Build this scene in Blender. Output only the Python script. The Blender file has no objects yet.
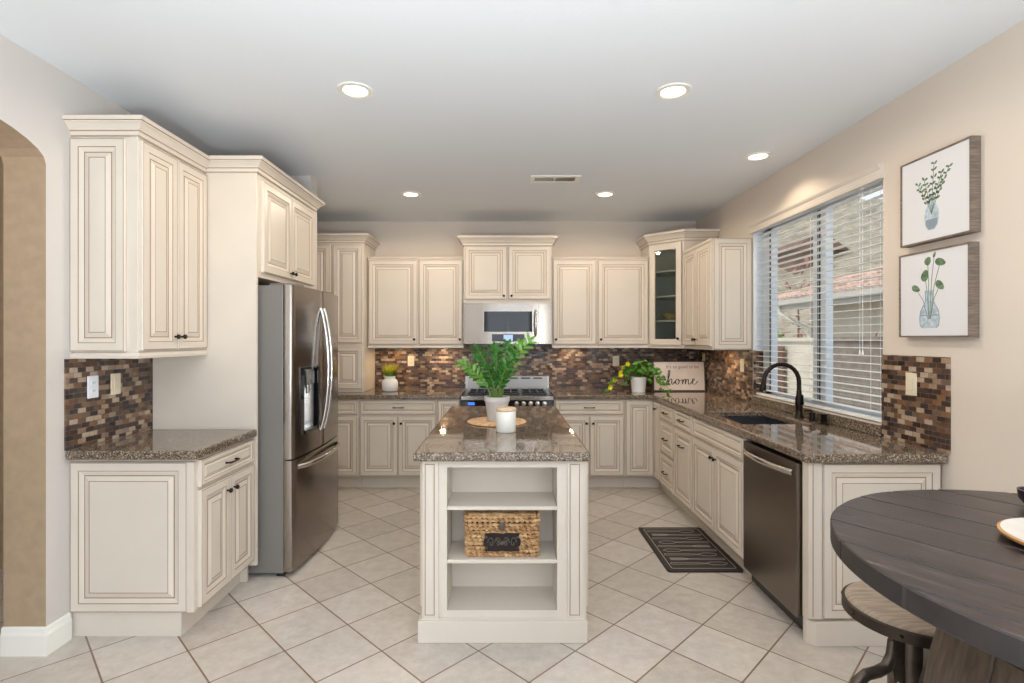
import bpy, bmesh, math, random
from mathutils import Vector, Matrix
random.seed(7)
scene = bpy.context.scene
COL = scene.collection
PI = math.pi

# ------------------------------------------------------------------ camera
F, CX, HZ, CAMZ = 527.0, 506.0, 338.5, 1.487
cam_d = bpy.data.cameras.new('camera')
cam = bpy.data.objects.new('camera', cam_d); COL.objects.link(cam)
cam.location = (0, 0, CAMZ); cam.rotation_euler = (PI/2, 0, 0)
cam_d.sensor_width = 36; cam_d.lens = F*36/1024
cam_d.shift_x = (512-CX)/1024; cam_d.shift_y = (HZ-341.5)/1024
cam_d.clip_start = .02; cam_d.clip_end = 400
scene.camera = cam

# ------------------------------------------------------------------ world, sun, daylight, exposure
scene.view_settings.view_transform = 'Standard'
scene.view_settings.look = 'None'
scene.view_settings.gamma = 1.0
scene.view_settings.use_curve_mapping = False
scene.view_settings.exposure = 0.0
w = bpy.data.worlds.new('world'); scene.world = w; w.use_nodes = True
bg = w.node_tree.nodes['Background']; bg.inputs[0].default_value = (.80, .90, 1.0, 1); bg.inputs[1].default_value = 1.25

def light(name, kind, loc, rot, energy, color=(1, 1, 1), size=None, size_y=None, parent=None, **kw):
    d = bpy.data.lights.new(name, kind); d.energy = energy; d.color = color
    if size is not None and kind == 'AREA':
        d.size = size
        if size_y: d.shape = 'RECTANGLE'; d.size_y = size_y
        else: d.shape = 'DISK'
    for k, v in kw.items(): setattr(d, k, v)
    o = bpy.data.objects.new(name, d); COL.objects.link(o); o.location = loc; o.rotation_euler = rot
    if parent: o.parent = parent
    return o
light('sun', 'SUN', (0, 0, 8), (math.radians(20), math.radians(-38), 0), 2.2, (1, .95, .86), angle=.05)
# daylight entering by the big windows of the room behind the camera (the windows are built below)
light('daylight_patio_window', 'AREA', (0.1, -4.40, 1.35), (PI/2, 0, 0), 46, (.86, .93, 1), 3.4, 2.2)
light('daylight_side_window', 'AREA', (2.08, -1.7, 1.5), (0, PI/2, 0), 115, (.84, .92, 1), 1.5, 2.2)
light('hall_fill', 'POINT', (-3.4, 1.2, 2.4), (0, 0, 0), 14, (1, .85, .66), shadow_soft_size=.1)  # added warm fill for the room beyond the arch, no fixture there
# added upward fill behind the camera, acting like a flash bounced off the ceiling
light('bounce_fill', 'AREA', (-.1, -.7, .9), (PI, 0, 0), 165, (.90, .96, 1), 1.0)

# ------------------------------------------------------------------ materials
def lin(c):
    return tuple(((v/255)/12.92 if v/255 <= .04045 else ((v/255+.055)/1.055)**2.4) for v in c) + (1,)
class NT:
    def __init__(s, name):
        s.m = bpy.data.materials.new(name); s.m.use_nodes = True
        s.t = s.m.node_tree; s.p = s.t.nodes['Principled BSDF']
    def n(s, typ, **kw):
        x = s.t.nodes.new(typ)
        for k, v in kw.items(): setattr(x, k, v)
        return x
    def l(s, a, b): s.t.links.new(a, b)
    def math(s, op, a, b=None):
        x = s.n('ShaderNodeMath', operation=op)
        for i, v in enumerate((a, b)):
            if v is None: continue
            if hasattr(v, 'default_value') or hasattr(v, 'is_linked'): s.l(v, x.inputs[i])
            else: x.inputs[i].default_value = v
        return x.outputs[0]
    def ramp(s, fac, stops, interp='LINEAR'):
        x = s.n('ShaderNodeValToRGB'); x.color_ramp.interpolation = interp
        e = x.color_ramp.elements
        while len(e) < len(stops): e.new(.5)
        for i, (p, c) in enumerate(stops): e[i].position = p; e[i].color = c
        s.l(fac, x.inputs[0]); return x.outputs[0]
    def bump(s, h, strength=.3, dist=.002):
        b = s.n('ShaderNodeBump'); b.inputs['Strength'].default_value = strength; b.inputs['Distance'].default_value = dist
        s.l(h, b.inputs['Height']); s.l(b.outputs[0], s.p.inputs['Normal'])
    def coord(s, kind='Object', scale=(1, 1, 1), rot=(0, 0, 0)):
        c = s.n('ShaderNodeTexCoord'); m = s.n('ShaderNodeMapping')
        m.inputs['Scale'].default_value = scale; m.inputs['Rotation'].default_value = rot
        s.l(c.outputs[kind], m.inputs[0]); return m.outputs[0]
    def noise(s, vec, scale, detail=3, rough=.5):
        x = s.n('ShaderNodeTexNoise'); x.inputs['Scale'].default_value = scale; x.inputs['Detail'].default_value = detail
        x.inputs['Roughness'].default_value = rough
        s.l(vec, x.inputs['Vector']); return x.outputs[0]
def mat(name, c, rough=.5, metal=0., var=.0, vscale=8., bump=0., bscale=60., spec=.5, coat=0., emit=0., scale=(1, 1, 1)):
    k = NT(name); p = k.p
    p.inputs['Base Color'].default_value = lin(c); p.inputs['Roughness'].default_value = rough
    p.inputs['Metallic'].default_value = metal; p.inputs['Specular IOR Level'].default_value = spec
    p.inputs['Coat Weight'].default_value = coat; p.inputs['Coat Roughness'].default_value = .08
    if emit: p.inputs['Emission Color'].default_value = lin(c); p.inputs['Emission Strength'].default_value = emit
    if var or bump: v = k.coord('Object', scale)
    if var:
        f = k.noise(v, vscale)
        a = tuple(min(255, x*(1-var)) for x in c); b = tuple(min(255, x*(1+var)) for x in c)
        k.l(k.ramp(f, [(.3, lin(a)), (.7, lin(b))]), p.inputs['Base Color'])
    if bump: k.bump(k.noise(v, bscale, 2), bump)
    return k.m
M = {}
M['cream'] = mat('cream_paint', (213, 203, 190), .38, var=.012, vscale=3)
M['glaze'] = mat('brown_glaze', (150, 121, 93), .5)
M['white_paint'] = mat('white_paint', (238, 236, 228), .35)
M['wall'] = mat('beige_wall_paint', (216, 204, 191), .75, bump=.25, bscale=45)
M['wall_white'] = mat('pale_wall_paint', (205, 199, 194), .75, bump=.25, bscale=45)
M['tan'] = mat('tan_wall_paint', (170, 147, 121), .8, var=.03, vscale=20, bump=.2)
M['ceil'] = mat('ceiling_paint', (230, 234, 238), .85, bump=.3, bscale=40)
M['bronze'] = mat('oil_rubbed_bronze', (42, 34, 30), .35, .7)
M['black'] = mat('black_plastic', (22, 22, 24), .3)
M['blackglass'] = mat('black_glass', (14, 15, 18), .06)
M['gasket'] = mat('dark_gasket', (62, 70, 84), .5)
M['dark'] = mat('dark_void', (30, 28, 26), .8)
M['grey_side'] = mat('grey_painted_metal', (126, 122, 118), .42, .2)
M['chrome'] = mat('polished_steel', (215, 214, 212), .16, 1.)
M['pot_grey'] = mat('grey_ceramic', (196, 192, 190), .6, var=.02, vscale=30)
M['ceramic'] = mat('white_ceramic', (234, 233, 232), .25)
M['candle'] = mat('frosted_jar', (232, 231, 224), .22)
M['lidwood'] = mat('pale_lid_wood', (214, 190, 160), .55, var=.08, vscale=30, scale=(1, 8, 1))
M['plate_ivory'] = mat('ivory_plastic', (228, 216, 190), .4)
M['plate_white'] = mat('white_plastic', (236, 240, 246), .35)
M['blind'] = mat('white_blind', (240, 241, 240), .45)
M['valance'] = mat('valance_paint', (214, 205, 194), .5)
M['vinyl'] = mat('white_vinyl', (226, 234, 242), .4)
M['sink'] = mat('composite_sink', (40, 44, 52), .45)
M['rug'] = mat('black_rubber', (44, 38, 35), .7, var=.1, vscale=60)
M['rugline'] = mat('grey_rubber_line', (158, 148, 140), .7)
M['soil'] = mat('potting_soil', (50, 38, 28), .95)
M['leaf'] = mat('zz_leaf', (44, 96, 32), .25, var=.25, vscale=14)
M['leafnew'] = mat('young_leaf', (92, 146, 46), .3, var=.15, vscale=14)
M['pothos'] = mat('pothos_leaf', (68, 116, 30), .35, var=.28, vscale=18)
M['yellow'] = mat('yellow_petal', (236, 210, 40), .5, var=.1, vscale=30)
M['stem'] = mat('plant_stem', (104, 132, 62), .5)
M['grass'] = mat('ornamental_grass', (96, 128, 30), .6, var=.2, vscale=25)
M['grasstip'] = mat('yellow_grass_tip', (200, 190, 50), .6, var=.2, vscale=25)
M['frame_wood'] = mat('weathered_frame_wood', (116, 102, 91), .7, var=.2, vscale=14, scale=(1, 1, 12))
M['canvas'] = mat('canvas_white', (218, 218, 220), .7)
M['ink_green'] = mat('watercolour_green', (92, 114, 86), .8, var=.25, vscale=60)
M['ink_blue'] = mat('watercolour_glass', (176, 190, 200), .8, var=.12, vscale=45)
M['ink_grey'] = mat('ink_grey', (136, 148, 158), .8)
M['sign_face'] = mat('sign_board', (228, 214, 205), .6, var=.03, vscale=10)
M['sign_ink'] = mat('sign_ink', (38, 34, 34), .7)
M['sign_ink2'] = mat('sign_rose_ink', (150, 112, 100), .7)
M['sign_frame'] = mat('sign_frame_wood', (74, 62, 58), .6)
M['stave'] = mat('barrel_oak', (80, 67, 56), .6, var=.25, vscale=10, scale=(6, 6, .8), bump=.3, bscale=30)
M['hoop'] = mat('dark_iron', (66, 58, 52), .45, .8)
M['plaque'] = mat('blackened_metal', (44, 36, 36), .5, .6)
M['castiron'] = mat('brushed_iron', (98, 90, 82), .42, .75, var=.1, vscale=25)
M['seatwood'] = mat('seat_wood', (160, 144, 128), .5, var=.14, vscale=9, scale=(1.5, 12, 1))
M['stucco'] = mat('neighbour_stucco', (214, 204, 184), .9, var=.04, vscale=3)
M['block'] = mat('block_wall', (134, 124, 112), .9, var=.08, vscale=8)
M['gutter'] = mat('gutter_paint', (190, 186, 176), .6)
M['tile_roof'] = mat('terracotta', (194, 164, 148), .8, var=.14, vscale=4)
M['brown_roof'] = mat('brown_roof', (112, 84, 70), .9, var=.1, vscale=3)
M['redleaf'] = mat('red_foliage', (140, 92, 80), .7, var=.2, vscale=9)
M['bush'] = mat('bush_foliage', (128, 156, 88), .8, var=.3, vscale=6)
M['plate_top'] = mat('plate_glaze', (208, 200, 190), .35, var=.04, vscale=16)
M['plate_rim'] = mat('plate_wood_rim', (190, 140, 88), .5, var=.1, vscale=20)
M['purple'] = mat('dark_plum_glaze', (46, 30, 40), .25)
M['tanbowl'] = mat('wicker_tan', (190, 152, 98), .7, var=.15, vscale=40)
M['cork'] = mat('woven_trivet', (204, 168, 128), .8, var=.16, vscale=50, bump=.5, bscale=120)
M['louvre_shaded'] = mat('shaded_louvre_white', (214, 205, 188), .6)

def m_metal(name, c, rough, scale):
    k = NT(name); v = k.coord('Object', scale); f = k.noise(v, 30, 3)
    k.p.inputs['Metallic'].default_value = 1
    k.l(k.ramp(f, [(.3, lin(tuple(x*.96 for x in c))), (.7, lin(tuple(min(255, x*1.04) for x in c)))]), k.p.inputs['Base Color'])
    k.l(k.math('ADD', k.math('MULTIPLY', f, .12), rough-.06), k.p.inputs['Roughness'])
    return k.m
M['steel'] = m_metal('brushed_stainless', (150, 142, 134), .2, (40, 40, 1))
M['steelh'] = m_metal('brushed_stainless_wide', (160, 156, 152), .26, (1, 40, 40))
M['satin'] = mat('satin_stainless', (176, 173, 170), .45, 1.)
M['steeldark'] = mat('dark_stainless', (132, 123, 115), .3, 1.)

def m_granite():
    k = NT('brown_granite'); v = k.coord('Object')
    vo = k.n('ShaderNodeTexVoronoi'); vo.inputs['Scale'].default_value = 190; k.l(v, vo.inputs['Vector'])
    sep = k.n('ShaderNodeSeparateColor'); k.l(vo.outputs['Color'], sep.inputs[0])
    n2 = k.noise(v, 90, 3, .6)
    f = k.math('ADD', k.math('MULTIPLY', sep.outputs[0], .7), k.math('MULTIPLY', n2, .3))
    c = k.ramp(f, [(.0, lin((38, 32, 28))), (.24, lin((74, 62, 53))), (.46, lin((104, 89, 76))), (.68, lin((130, 114, 98))), (.86, lin((180, 168, 150)))])
    k.l(c, k.p.inputs['Base Color']); k.p.inputs['Roughness'].default_value = .045
    k.p.inputs['Coat Weight'].default_value = .2; k.p.inputs['Coat Roughness'].default_value = .04
    return k.m
M['granite'] = m_granite()

def m_mosaic(name, ax):
    """brick-set mosaic of small stone and glass tiles; ax = world axis running along the wall"""
    k = NT(name); g = k.n('ShaderNodeNewGeometry'); s = k.n('ShaderNodeSeparateXYZ'); k.l(g.outputs['Position'], s.inputs[0])
    U = s.outputs[ax]; V = s.outputs[2]; W, H = .0515, .0258
    rv = k.math('DIVIDE', V, H); row = k.math('FLOOR', rv)
    par = k.math('MULTIPLY', k.math('FLOORED_MODULO', row, 2.), .5)
    ru = k.math('ADD', k.math('DIVIDE', U, W), par); colm = k.math('FLOOR', ru)
    cv = k.n('ShaderNodeCombineXYZ'); k.l(colm, cv.inputs[0]); k.l(row, cv.inputs[1])
    wn = k.n('ShaderNodeTexWhiteNoise', noise_dimensions='2D'); k.l(cv.outputs[0], wn.inputs['Vector'])
    cols = [(50, 37, 32), (74, 55, 46), (106, 84, 68), (62, 44, 37), (136, 114, 96), (98, 68, 49), (84, 66, 57), (156, 132, 108), (58, 48, 48), (124, 90, 64), (176, 156, 136)]
    c = k.ramp(wn.outputs[0], [(i/len(cols), lin(cc)) for i, cc in enumerate(cols)], 'CONSTANT')
    fu = k.math('FRACT', ru); fv = k.math('FRACT', rv)
    eu = k.math('MULTIPLY', k.math('MINIMUM', fu, k.math('SUBTRACT', 1., fu)), W)
    ev = k.math('MULTIPLY', k.math('MINIMUM', fv, k.math('SUBTRACT', 1., fv)), H)
    inside = k.math('GREATER_THAN', k.math('MINIMUM', eu, ev), .0011)
    nz = k.noise(g.outputs['Position'], 60, 3)
    mx = k.n('ShaderNodeMix', data_type='RGBA'); mx.inputs[6].default_value = lin((112, 96, 84)); k.l(inside, mx.inputs[0]); k.l(c, mx.inputs[7])
    m2 = k.n('ShaderNodeMix', data_type='RGBA', blend_type='OVERLAY'); m2.inputs[0].default_value = .35
    k.l(mx.outputs[2], m2.inputs[6]); k.l(nz, m2.inputs[7]); k.l(m2.outputs[2], k.p.inputs['Base Color'])
    rg = k.n('ShaderNodeTexWhiteNoise', noise_dimensions='3D'); cv2 = k.n('ShaderNodeCombineXYZ'); k.l(colm, cv2.inputs[0]); k.l(row, cv2.inputs[1]); cv2.inputs[2].default_value = 3.3
    k.l(cv2.outputs[0], rg.inputs['Vector'])
    k.l(k.math('ADD', k.math('MULTIPLY', rg.outputs[0], .35), .2), k.p.inputs['Roughness'])
    h = k.math('ADD', inside, k.math('MULTIPLY', rg.outputs[0], .6)); k.bump(h, .5, .002)
    return k.m
M['mosaic_x'] = m_mosaic('mosaic_tile_back', 0)
M['mosaic_y'] = m_mosaic('mosaic_tile_side', 1)

def m_floor():
    k = NT('diagonal_floor_tile'); g = k.n('ShaderNodeNewGeometry'); s = k.n('ShaderNodeSeparateXYZ'); k.l(g.outputs['Position'], s.inputs[0])
    P = .326; r = .70711
    u = k.math('MULTIPLY', k.math('ADD', s.outputs[0], s.outputs[1]), r); v = k.math('MULTIPLY', k.math('SUBTRACT', s.outputs[1], s.outputs[0]), r)
    ru = k.math('DIVIDE', k.math('SUBTRACT', u, 2.985-.326*20), P); rv = k.math('DIVIDE', k.math('SUBTRACT', v, .888-.326*20), P)
    cv = k.n('ShaderNodeCombineXYZ'); k.l(k.math('FLOOR', ru), cv.inputs[0]); k.l(k.math('FLOOR', rv), cv.inputs[1])
    wn = k.n('ShaderNodeTexWhiteNoise', noise_dimensions='2D'); k.l(cv.outputs[0], wn.inputs['Vector'])
    fu = k.math('FRACT', ru); fv = k.math('FRACT', rv)
    e = k.math('MULTIPLY', k.math('MINIMUM', k.math('MINIMUM', fu, k.math('SUBTRACT', 1., fu)), k.math('MINIMUM', fv, k.math('SUBTRACT', 1., fv))), P)
    inside = k.math('GREATER_THAN', e, .0038)
    n1 = k.noise(g.outputs['Position'], 14, 7, .7)
    f = k.math('ADD', k.math('MULTIPLY', n1, .8), k.math('MULTIPLY', wn.outputs[0], .2))
    c = k.ramp(f, [(.25, lin((180, 171, 161))), (.5, lin((197, 189, 180))), (.75, lin((211, 205, 198)))])
    mx = k.n('ShaderNodeMix', data_type='RGBA'); mx.inputs[6].default_value = lin((128, 104, 86)); k.l(inside, mx.inputs[0]); k.l(c, mx.inputs[7])
    k.l(mx.outputs[2], k.p.inputs['Base Color']); k.p.inputs['Roughness'].default_value = .36
    k.bump(k.math('ADD', inside, k.math('MULTIPLY', n1, .3)), .3, .002)
    return k.m
M['floor'] = m_floor()

def m_wood_dark():
    k = NT('dark_stained_planks'); v = k.coord('Object', (1, 14, 1), (0, 0, 0))
    f = k.noise(v, 5, 5, .65)
    k.l(k.ramp(f, [(.3, lin((18, 14, 14))), (.47, lin((42, 33, 32))), (.6, lin((68, 54, 50))), (.74, lin((122, 108, 106)))]), k.p.inputs['Base Color'])
    k.l(k.math('ADD', k.math('MULTIPLY', f, .35), .16), k.p.inputs['Roughness'])
    k.bump(f, .25, .002)
    return k.m
M['planks'] = m_wood_dark()
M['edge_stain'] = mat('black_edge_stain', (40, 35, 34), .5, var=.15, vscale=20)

def m_weave():
    k = NT('seagrass_weave'); v = k.coord('Object', (.5, .5, 1.5))
    f = k.noise(v, 48, 5, .75)
    k.l(k.ramp(f, [(.30, lin((70, 46, 28))), (.43, lin((168, 126, 84))), (.6, lin((205, 170, 124))), (.75, lin((232, 208, 170)))]), k.p.inputs['Base Color'])
    k.p.inputs['Roughness'].default_value = .75; k.bump(f, .5, .004)
    return k.m
M['weave'] = m_weave()
M['weave_dark'] = mat('dark_reed_core', (74, 50, 32), .9)

def m_hill():
    k = NT('dry_hillside_scrub'); v = k.coord('Object')
    f = k.noise(v, 1.1, 8, .75)
    k.l(k.ramp(f, [(.3, lin((98, 92, 76))), (.48, lin((146, 136, 118))), (.6, lin((166, 156, 138))), (.75, lin((116, 114, 92)))]), k.p.inputs['Base Color'])
    k.p.inputs['Roughness'].default_value = .95
    return k.m
M['hill'] = m_hill()

def m_glass(name, tint=(1, 1, 1), refl=.06):
    m = bpy.data.materials.new(name); m.use_nodes = True; t = m.node_tree; t.nodes.clear()
    o = t.nodes.new('ShaderNodeOutputMaterial'); a = t.nodes.new('ShaderNodeBsdfTransparent'); b = t.nodes.new('ShaderNodeBsdfGlossy'); x = t.nodes.new('ShaderNodeMixShader')
    a.inputs[0].default_value = (*tint, 1); b.inputs['Roughness'].default_value = .02
    lw = t.nodes.new('ShaderNodeLayerWeight'); pw = t.nodes.new('ShaderNodeMath'); pw.operation = 'POWER'; pw.inputs[1].default_value = 5
    ad = t.nodes.new('ShaderNodeMath'); ad.operation = 'MULTIPLY_ADD'; ad.inputs[1].default_value = .9; ad.inputs[2].default_value = .03
    t.links.new(lw.outputs['Facing'], pw.inputs[0]); t.links.new(pw.outputs[0], ad.inputs[0]); t.links.new(ad.outputs[0], x.inputs[0]); t.links.new(a.outputs[0], x.inputs[1]); t.links.new(b.outputs[0], x.inputs[2]); t.links.new(x.outputs[0], o.inputs[0])
    return m
M['glass'] = m_glass('window_glass')
M['cabglass'] = m_glass('cabinet_glass', (.72, .78, .78))  # grey-teal tint paints in the cabinet's shaded interior and glass reflections
M['lens'] = mat('lamp_lens', (255, 236, 206), .5, emit=5.)
M['lcd'] = mat('blue_display', (60, 110, 220), .4, emit=1.2)
M['lcdpale'] = mat('pale_display', (150, 175, 225), .4, emit=.8)

# ------------------------------------------------------------------ mesh helpers
class MB:
    def __init__(s): s.v = []; s.f = []; s.m = []; s.s = []
    def add(s, vs, fs, m=0, smooth=False):
        o = len(s.v); s.v += [tuple(v) for v in vs]
        for f in fs: s.f.append(tuple(i+o for i in f)); s.m.append(m); s.s.append(smooth)
    def box(s, x0, x1, y0, y1, z0, z1, m=0):
        s.add([(x0, y0, z0), (x1, y0, z0), (x1, y1, z0), (x0, y1, z0), (x0, y0, z1), (x1, y0, z1), (x1, y1, z1), (x0, y1, z1)],
              [(0, 3, 2, 1), (4, 5, 6, 7), (0, 1, 5, 4), (1, 2, 6, 5), (2, 3, 7, 6), (3, 0, 4, 7)], m); return s
    def extrude(s, poly, a, b, fn, m=0):
        """poly of 2D points, swept from a to b; fn(u, v, t) -> xyz"""
        n = len(poly)
        s.add([fn(u, v, a) for u, v in poly]+[fn(u, v, b) for u, v in poly],
              [tuple(range(n))[::-1], tuple(range(n, 2*n))]+[(i, (i+1) % n, n+(i+1) % n, n+i) for i in range(n)], m); return s
    def prism(s, poly, z0, z1, m=0): return s.extrude(poly, z0, z1, lambda u, v, t: (u, v, t), m)
    def tube(s, pts, r, n=8, m=0, flat=1.0, cyc=False):
        pts = [Vector(p) for p in pts]; k = len(pts)
        rs = r if isinstance(r, (list, tuple)) else [r]*k
        vs = []; up = None
        for i, p in enumerate(pts):
            if cyc: t = pts[(i+1) % k]-pts[i-1]
            else: t = (pts[min(i+1, k-1)]-pts[max(i-1, 0)])
            t.normalize()
            if up is None:
                up = Vector((0, 0, 1)) if abs(t.z) < .9 else Vector((0, 1, 0))
            a = t.cross(up)
            if a.length < 1e-5: a = t.orthogonal()
            a.normalize(); b = a.cross(t).normalized(); up = b
            for j in range(n):
                q = 2*PI*j/n; vs.append(p+a*math.cos(q)*rs[i]+b*math.sin(q)*rs[i]*flat)
        fs = [(i*n+j, i*n+(j+1) % n, ((i+1) % k)*n+(j+1) % n, ((i+1) % k)*n+j) for i in range(k if cyc else k-1) for j in range(n)]
        s.add(vs, fs, m, True)
        if not cyc:
            s.add(vs[:n], [tuple(range(n))[::-1]], m); s.add(vs[-n:], [tuple(range(n))], m)
        return s
    def lathe(s, prof, c=(0, 0, 0), n=24, m=0, fn=None, smooth=True):
        """prof of (radius, height); closes ends whose radius is 0; fn maps local xyz -> xyz"""
        fn = fn or (lambda x, y, z: (x+c[0], y+c[1], z+c[2]))
        vs = []; fs = []
        for r, z in prof:
            for j in range(n): q = 2*PI*j/n; vs.append(fn(max(r, 1e-4)*math.cos(q), max(r, 1e-4)*math.sin(q), z))
        for i in range(len(prof)-1):
            for j in range(n): fs.append((i*n+j, i*n+(j+1) % n, (i+1)*n+(j+1) % n, (i+1)*n+j))
        s.add(vs, fs, m, smooth)
        s.add(vs[:n], [tuple(range(n))[::-1]], m); s.add(vs[-n:], [tuple(range(n))], m)
        return s
    def cyl(s, p0, p1, r, n=16, m=0): return s.tube([p0, p1], r, n, m)
    def sweep(s, path, prof, m=None, closed=False):
        """moulding: path of plan points, prof of (out, z); outward is the right hand of travel"""
        P = [Vector((p[0], p[1])) for p in path]; k = len(P); np_ = len(prof); vs = []
        for i in range(k):
            ns = []
            if i > 0: d = (P[i]-P[i-1]).normalized(); ns.append(Vector((d.y, -d.x)))
            if i < k-1: d = (P[i+1]-P[i]).normalized(); ns.append(Vector((d.y, -d.x)))
            mv = ns[0] if len(ns) == 1 else (ns[0]+ns[1])/(1+ns[0].dot(ns[1]))
            for o, z in prof: vs.append((P[i].x+mv.x*o, P[i].y+mv.y*o, z))
        for i in range(k-1):
            for j in range(np_):
                j2 = (j+1) % np_
                s.add([vs[i*np_+j], vs[(i+1)*np_+j], vs[(i+1)*np_+j2], vs[i*np_+j2]], [(0, 1, 2, 3)], (m[j] if m else 0))
        s.add(vs[:np_], [tuple(range(np_))], 0); s.add(vs[-np_:], [tuple(range(np_))[::-1]], 0)
        return s
    def sphere(s, c, r, n=10, m=0, sq=(1, 1, 1)):
        prof = [(r*math.sin(PI*i/n), -r*math.cos(PI*i/n)) for i in range(n+1)]
        return s.lathe(prof, n=n+2, m=m, fn=lambda x, y, z: (c[0]+x*sq[0], c[1]+y*sq[1], c[2]+z*sq[2]))
    def build(s, name, mats, parent=None, loc=(0, 0, 0), rot=(0, 0, 0), bevel=0., seg=2, weld=True, solid=0.):
        me = bpy.data.meshes.new(name); bm = bmesh.new()
        vs = [bm.verts.new(v) for v in s.v]
        for f, m, sm in zip(s.f, s.m, s.s):
            try: x = bm.faces.new([vs[i] for i in f])
            except ValueError: continue
            x.material_index = m; x.smooth = sm
        if weld:
            bmesh.ops.remove_doubles(bm, verts=bm.verts, dist=1e-5)
            bmesh.ops.recalc_face_normals(bm, faces=bm.faces)
        bm.to_mesh(me); bm.free()
        for x in (mats if isinstance(mats, (list, tuple)) else [mats]): me.materials.append(M[x] if isinstance(x, str) else x)
        o = bpy.data.objects.new(name, me); COL.objects.link(o)
        o.location = loc; o.rotation_euler = rot
        if parent: o.parent = parent
        if bevel:
            b = o.modifiers.new('bevel', 'BEVEL'); b.width = bevel; b.segments = seg; b.limit_method = 'ANGLE'; b.angle_limit = .7
        # keep hard edges hard on smooth-flagged surfaces
        if any(s.s):
            try: me.set_sharp_from_angle(angle=math.radians(50))
            except Exception: pass
        return o
def tag(o, label=None, cat=None, group=None, kind=None):
    for k, v in (('label', label), ('category', cat), ('group', group), ('kind', kind)):
        if v: o[k] = v
    return o
def thing(name, label, cat, loc=(0, 0, 0), rz=0., group=None):
    o = bpy.data.objects.new(name, None); COL.objects.link(o); o.location = loc; o.rotation_euler = (0, 0, rz); o.empty_display_size = .1
    return tag(o, label, cat, group)
def struct(o): o['kind'] = 'structure'; return o
def copy_tree(o, parent=None):
    c = o.copy(); COL.objects.link(c); c.parent = parent
    for ch in list(o.children): copy_tree(ch, c)
    return c

# ------------------------------------------------------------------ room shell
XL, XR, YB, CEIL = -2.165, 2.115, 5.87, 2.79
YF = -4.5
struct(MB().box(-4.6, XR+.15, YF-.15, YB+.15, -.12, 0).build('floor', 'floor'))
struct(MB().box(-4.6, XR+.15, YF-.15, YB+.15, CEIL, CEIL+.12).build('ceiling', 'ceil'))
struct(MB().box(-4.6, XR+.15, YB, YB+.15, 0, CEIL).build('wall_back', 'wall'))
# left wall with the arched opening
A0, A1, SP, RISE = .72, 2.48, 2.305, .175
arch = [(A1, 0), (A1, SP)]
ym = (A0+A1)/2
for i in range(1, 20):
    q = PI*i/20; arch.append((ym+(A1-ym)*math.cos(q), SP+RISE*math.sin(q)**.9))
arch += [(A0, SP), (A0, 0)]
poly = [(YB, 0), (YB, CEIL), (YF, CEIL), (YF, 0)]+arch[::-1]
mb = MB().extrude(poly, XL, XL-.2, lambda u, v, t: (t, u, v))
for i, f in enumerate(mb.f):
    if i >= 2+4: mb.m[i] = 1
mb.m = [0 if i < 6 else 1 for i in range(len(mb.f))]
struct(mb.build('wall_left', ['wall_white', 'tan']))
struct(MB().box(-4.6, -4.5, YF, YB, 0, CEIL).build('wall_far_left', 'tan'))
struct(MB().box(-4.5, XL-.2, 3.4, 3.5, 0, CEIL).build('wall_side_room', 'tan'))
struct(MB().box(XL, -1.56, 4.215, 4.35, 0, CEIL).build('wall_partition', 'wall_white'))
# right wall: kitchen window and a side window behind the camera
W0, W1, WZ0, WZ1 = 2.955, 4.51, 1.0, 2.435
mb = MB()
for y0, y1, z0, z1 in ((YF, -2.8, 0, CEIL), (-2.8, -.6, 0, .75), (-2.8, -.6, 2.25, CEIL), (-.6, W0, 0, CEIL), (W0, W1, 0, WZ0), (W0, W1, WZ1, CEIL), (W1, YB, 0, CEIL)):
    mb.box(XR, XR+.15, y0, y1, z0, z1)
struct(mb.build('wall_right', 'wall', weld=False))
mb = MB()
for x0, x1, z0, z1 in ((-4.6, -1.7, 0, CEIL), (1.9, XR+.15, 0, CEIL), (-1.7, 1.9, 2.5, CEIL)):
    mb.box(x0, x1, YF-.15, YF, z0, z1)
struct(mb.build('wall_front', 'wall', weld=False))
def sash(name, x, y0, y1, z0, z1, mull, along='y', fw=.045, d=.05, mw=.036, far=0.):
    mb = MB()
    def b(a0, a1, c0, c1):
        if along == 'y': mb.box(x, x+d, a0, a1, c0, c1)
        else: mb.box(a0, a1, x, x+d, c0, c1)
    b(y0, y0+fw, z0, z1); b(y1-fw-far, y1, z0, z1); b(y0+fw, y1-fw, z0, z0+fw); b(y0+fw, y1-fw, z1-fw, z1)
    for q in mull: b(q-mw, q+mw, z0+fw, z1-fw)
    o = struct(mb.build(name, 'vinyl', weld=False))
    g = MB()
    if along == 'y': g.box(x+.02, x+.026, y0+fw, y1-fw, z0+fw, z1-fw)
    else: g.box(y0+fw, y1-fw, x+.02, x+.026, z0+fw, z1-fw)
    g.build('window_pane', 'glass', o); return o
sash('window_1', XR+.085, W0, W1, WZ0, WZ1, [3.70], mw=.075, far=.10)
sash('window_2', XR+.085, -2.8, -.6, .75, 2.25, [-1.7])
sash('window_3', YF-.12, -1.7, 1.9, 0, 2.5, [.1], 'x', .07)
struct(MB().box(XR+.001, XR+.084, W1-.003, W1-.0003, 1.386, WZ1-.001).box(XR+.001, XR+.084, W0+.0003, W0+.003, WZ0, WZ1-.001).build('trim_1', 'vinyl', weld=False))
wo = bpy.data.objects['window_1']
mb = MB()
for y, q in ((3.70, .014), (W1-.130, .008)): mb.box(XR+.079, XR+.0849, y-q, y+q, WZ0+.046, WZ1-.046)
mb.build('gasket', 'gasket', wo, weld=False)
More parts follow.
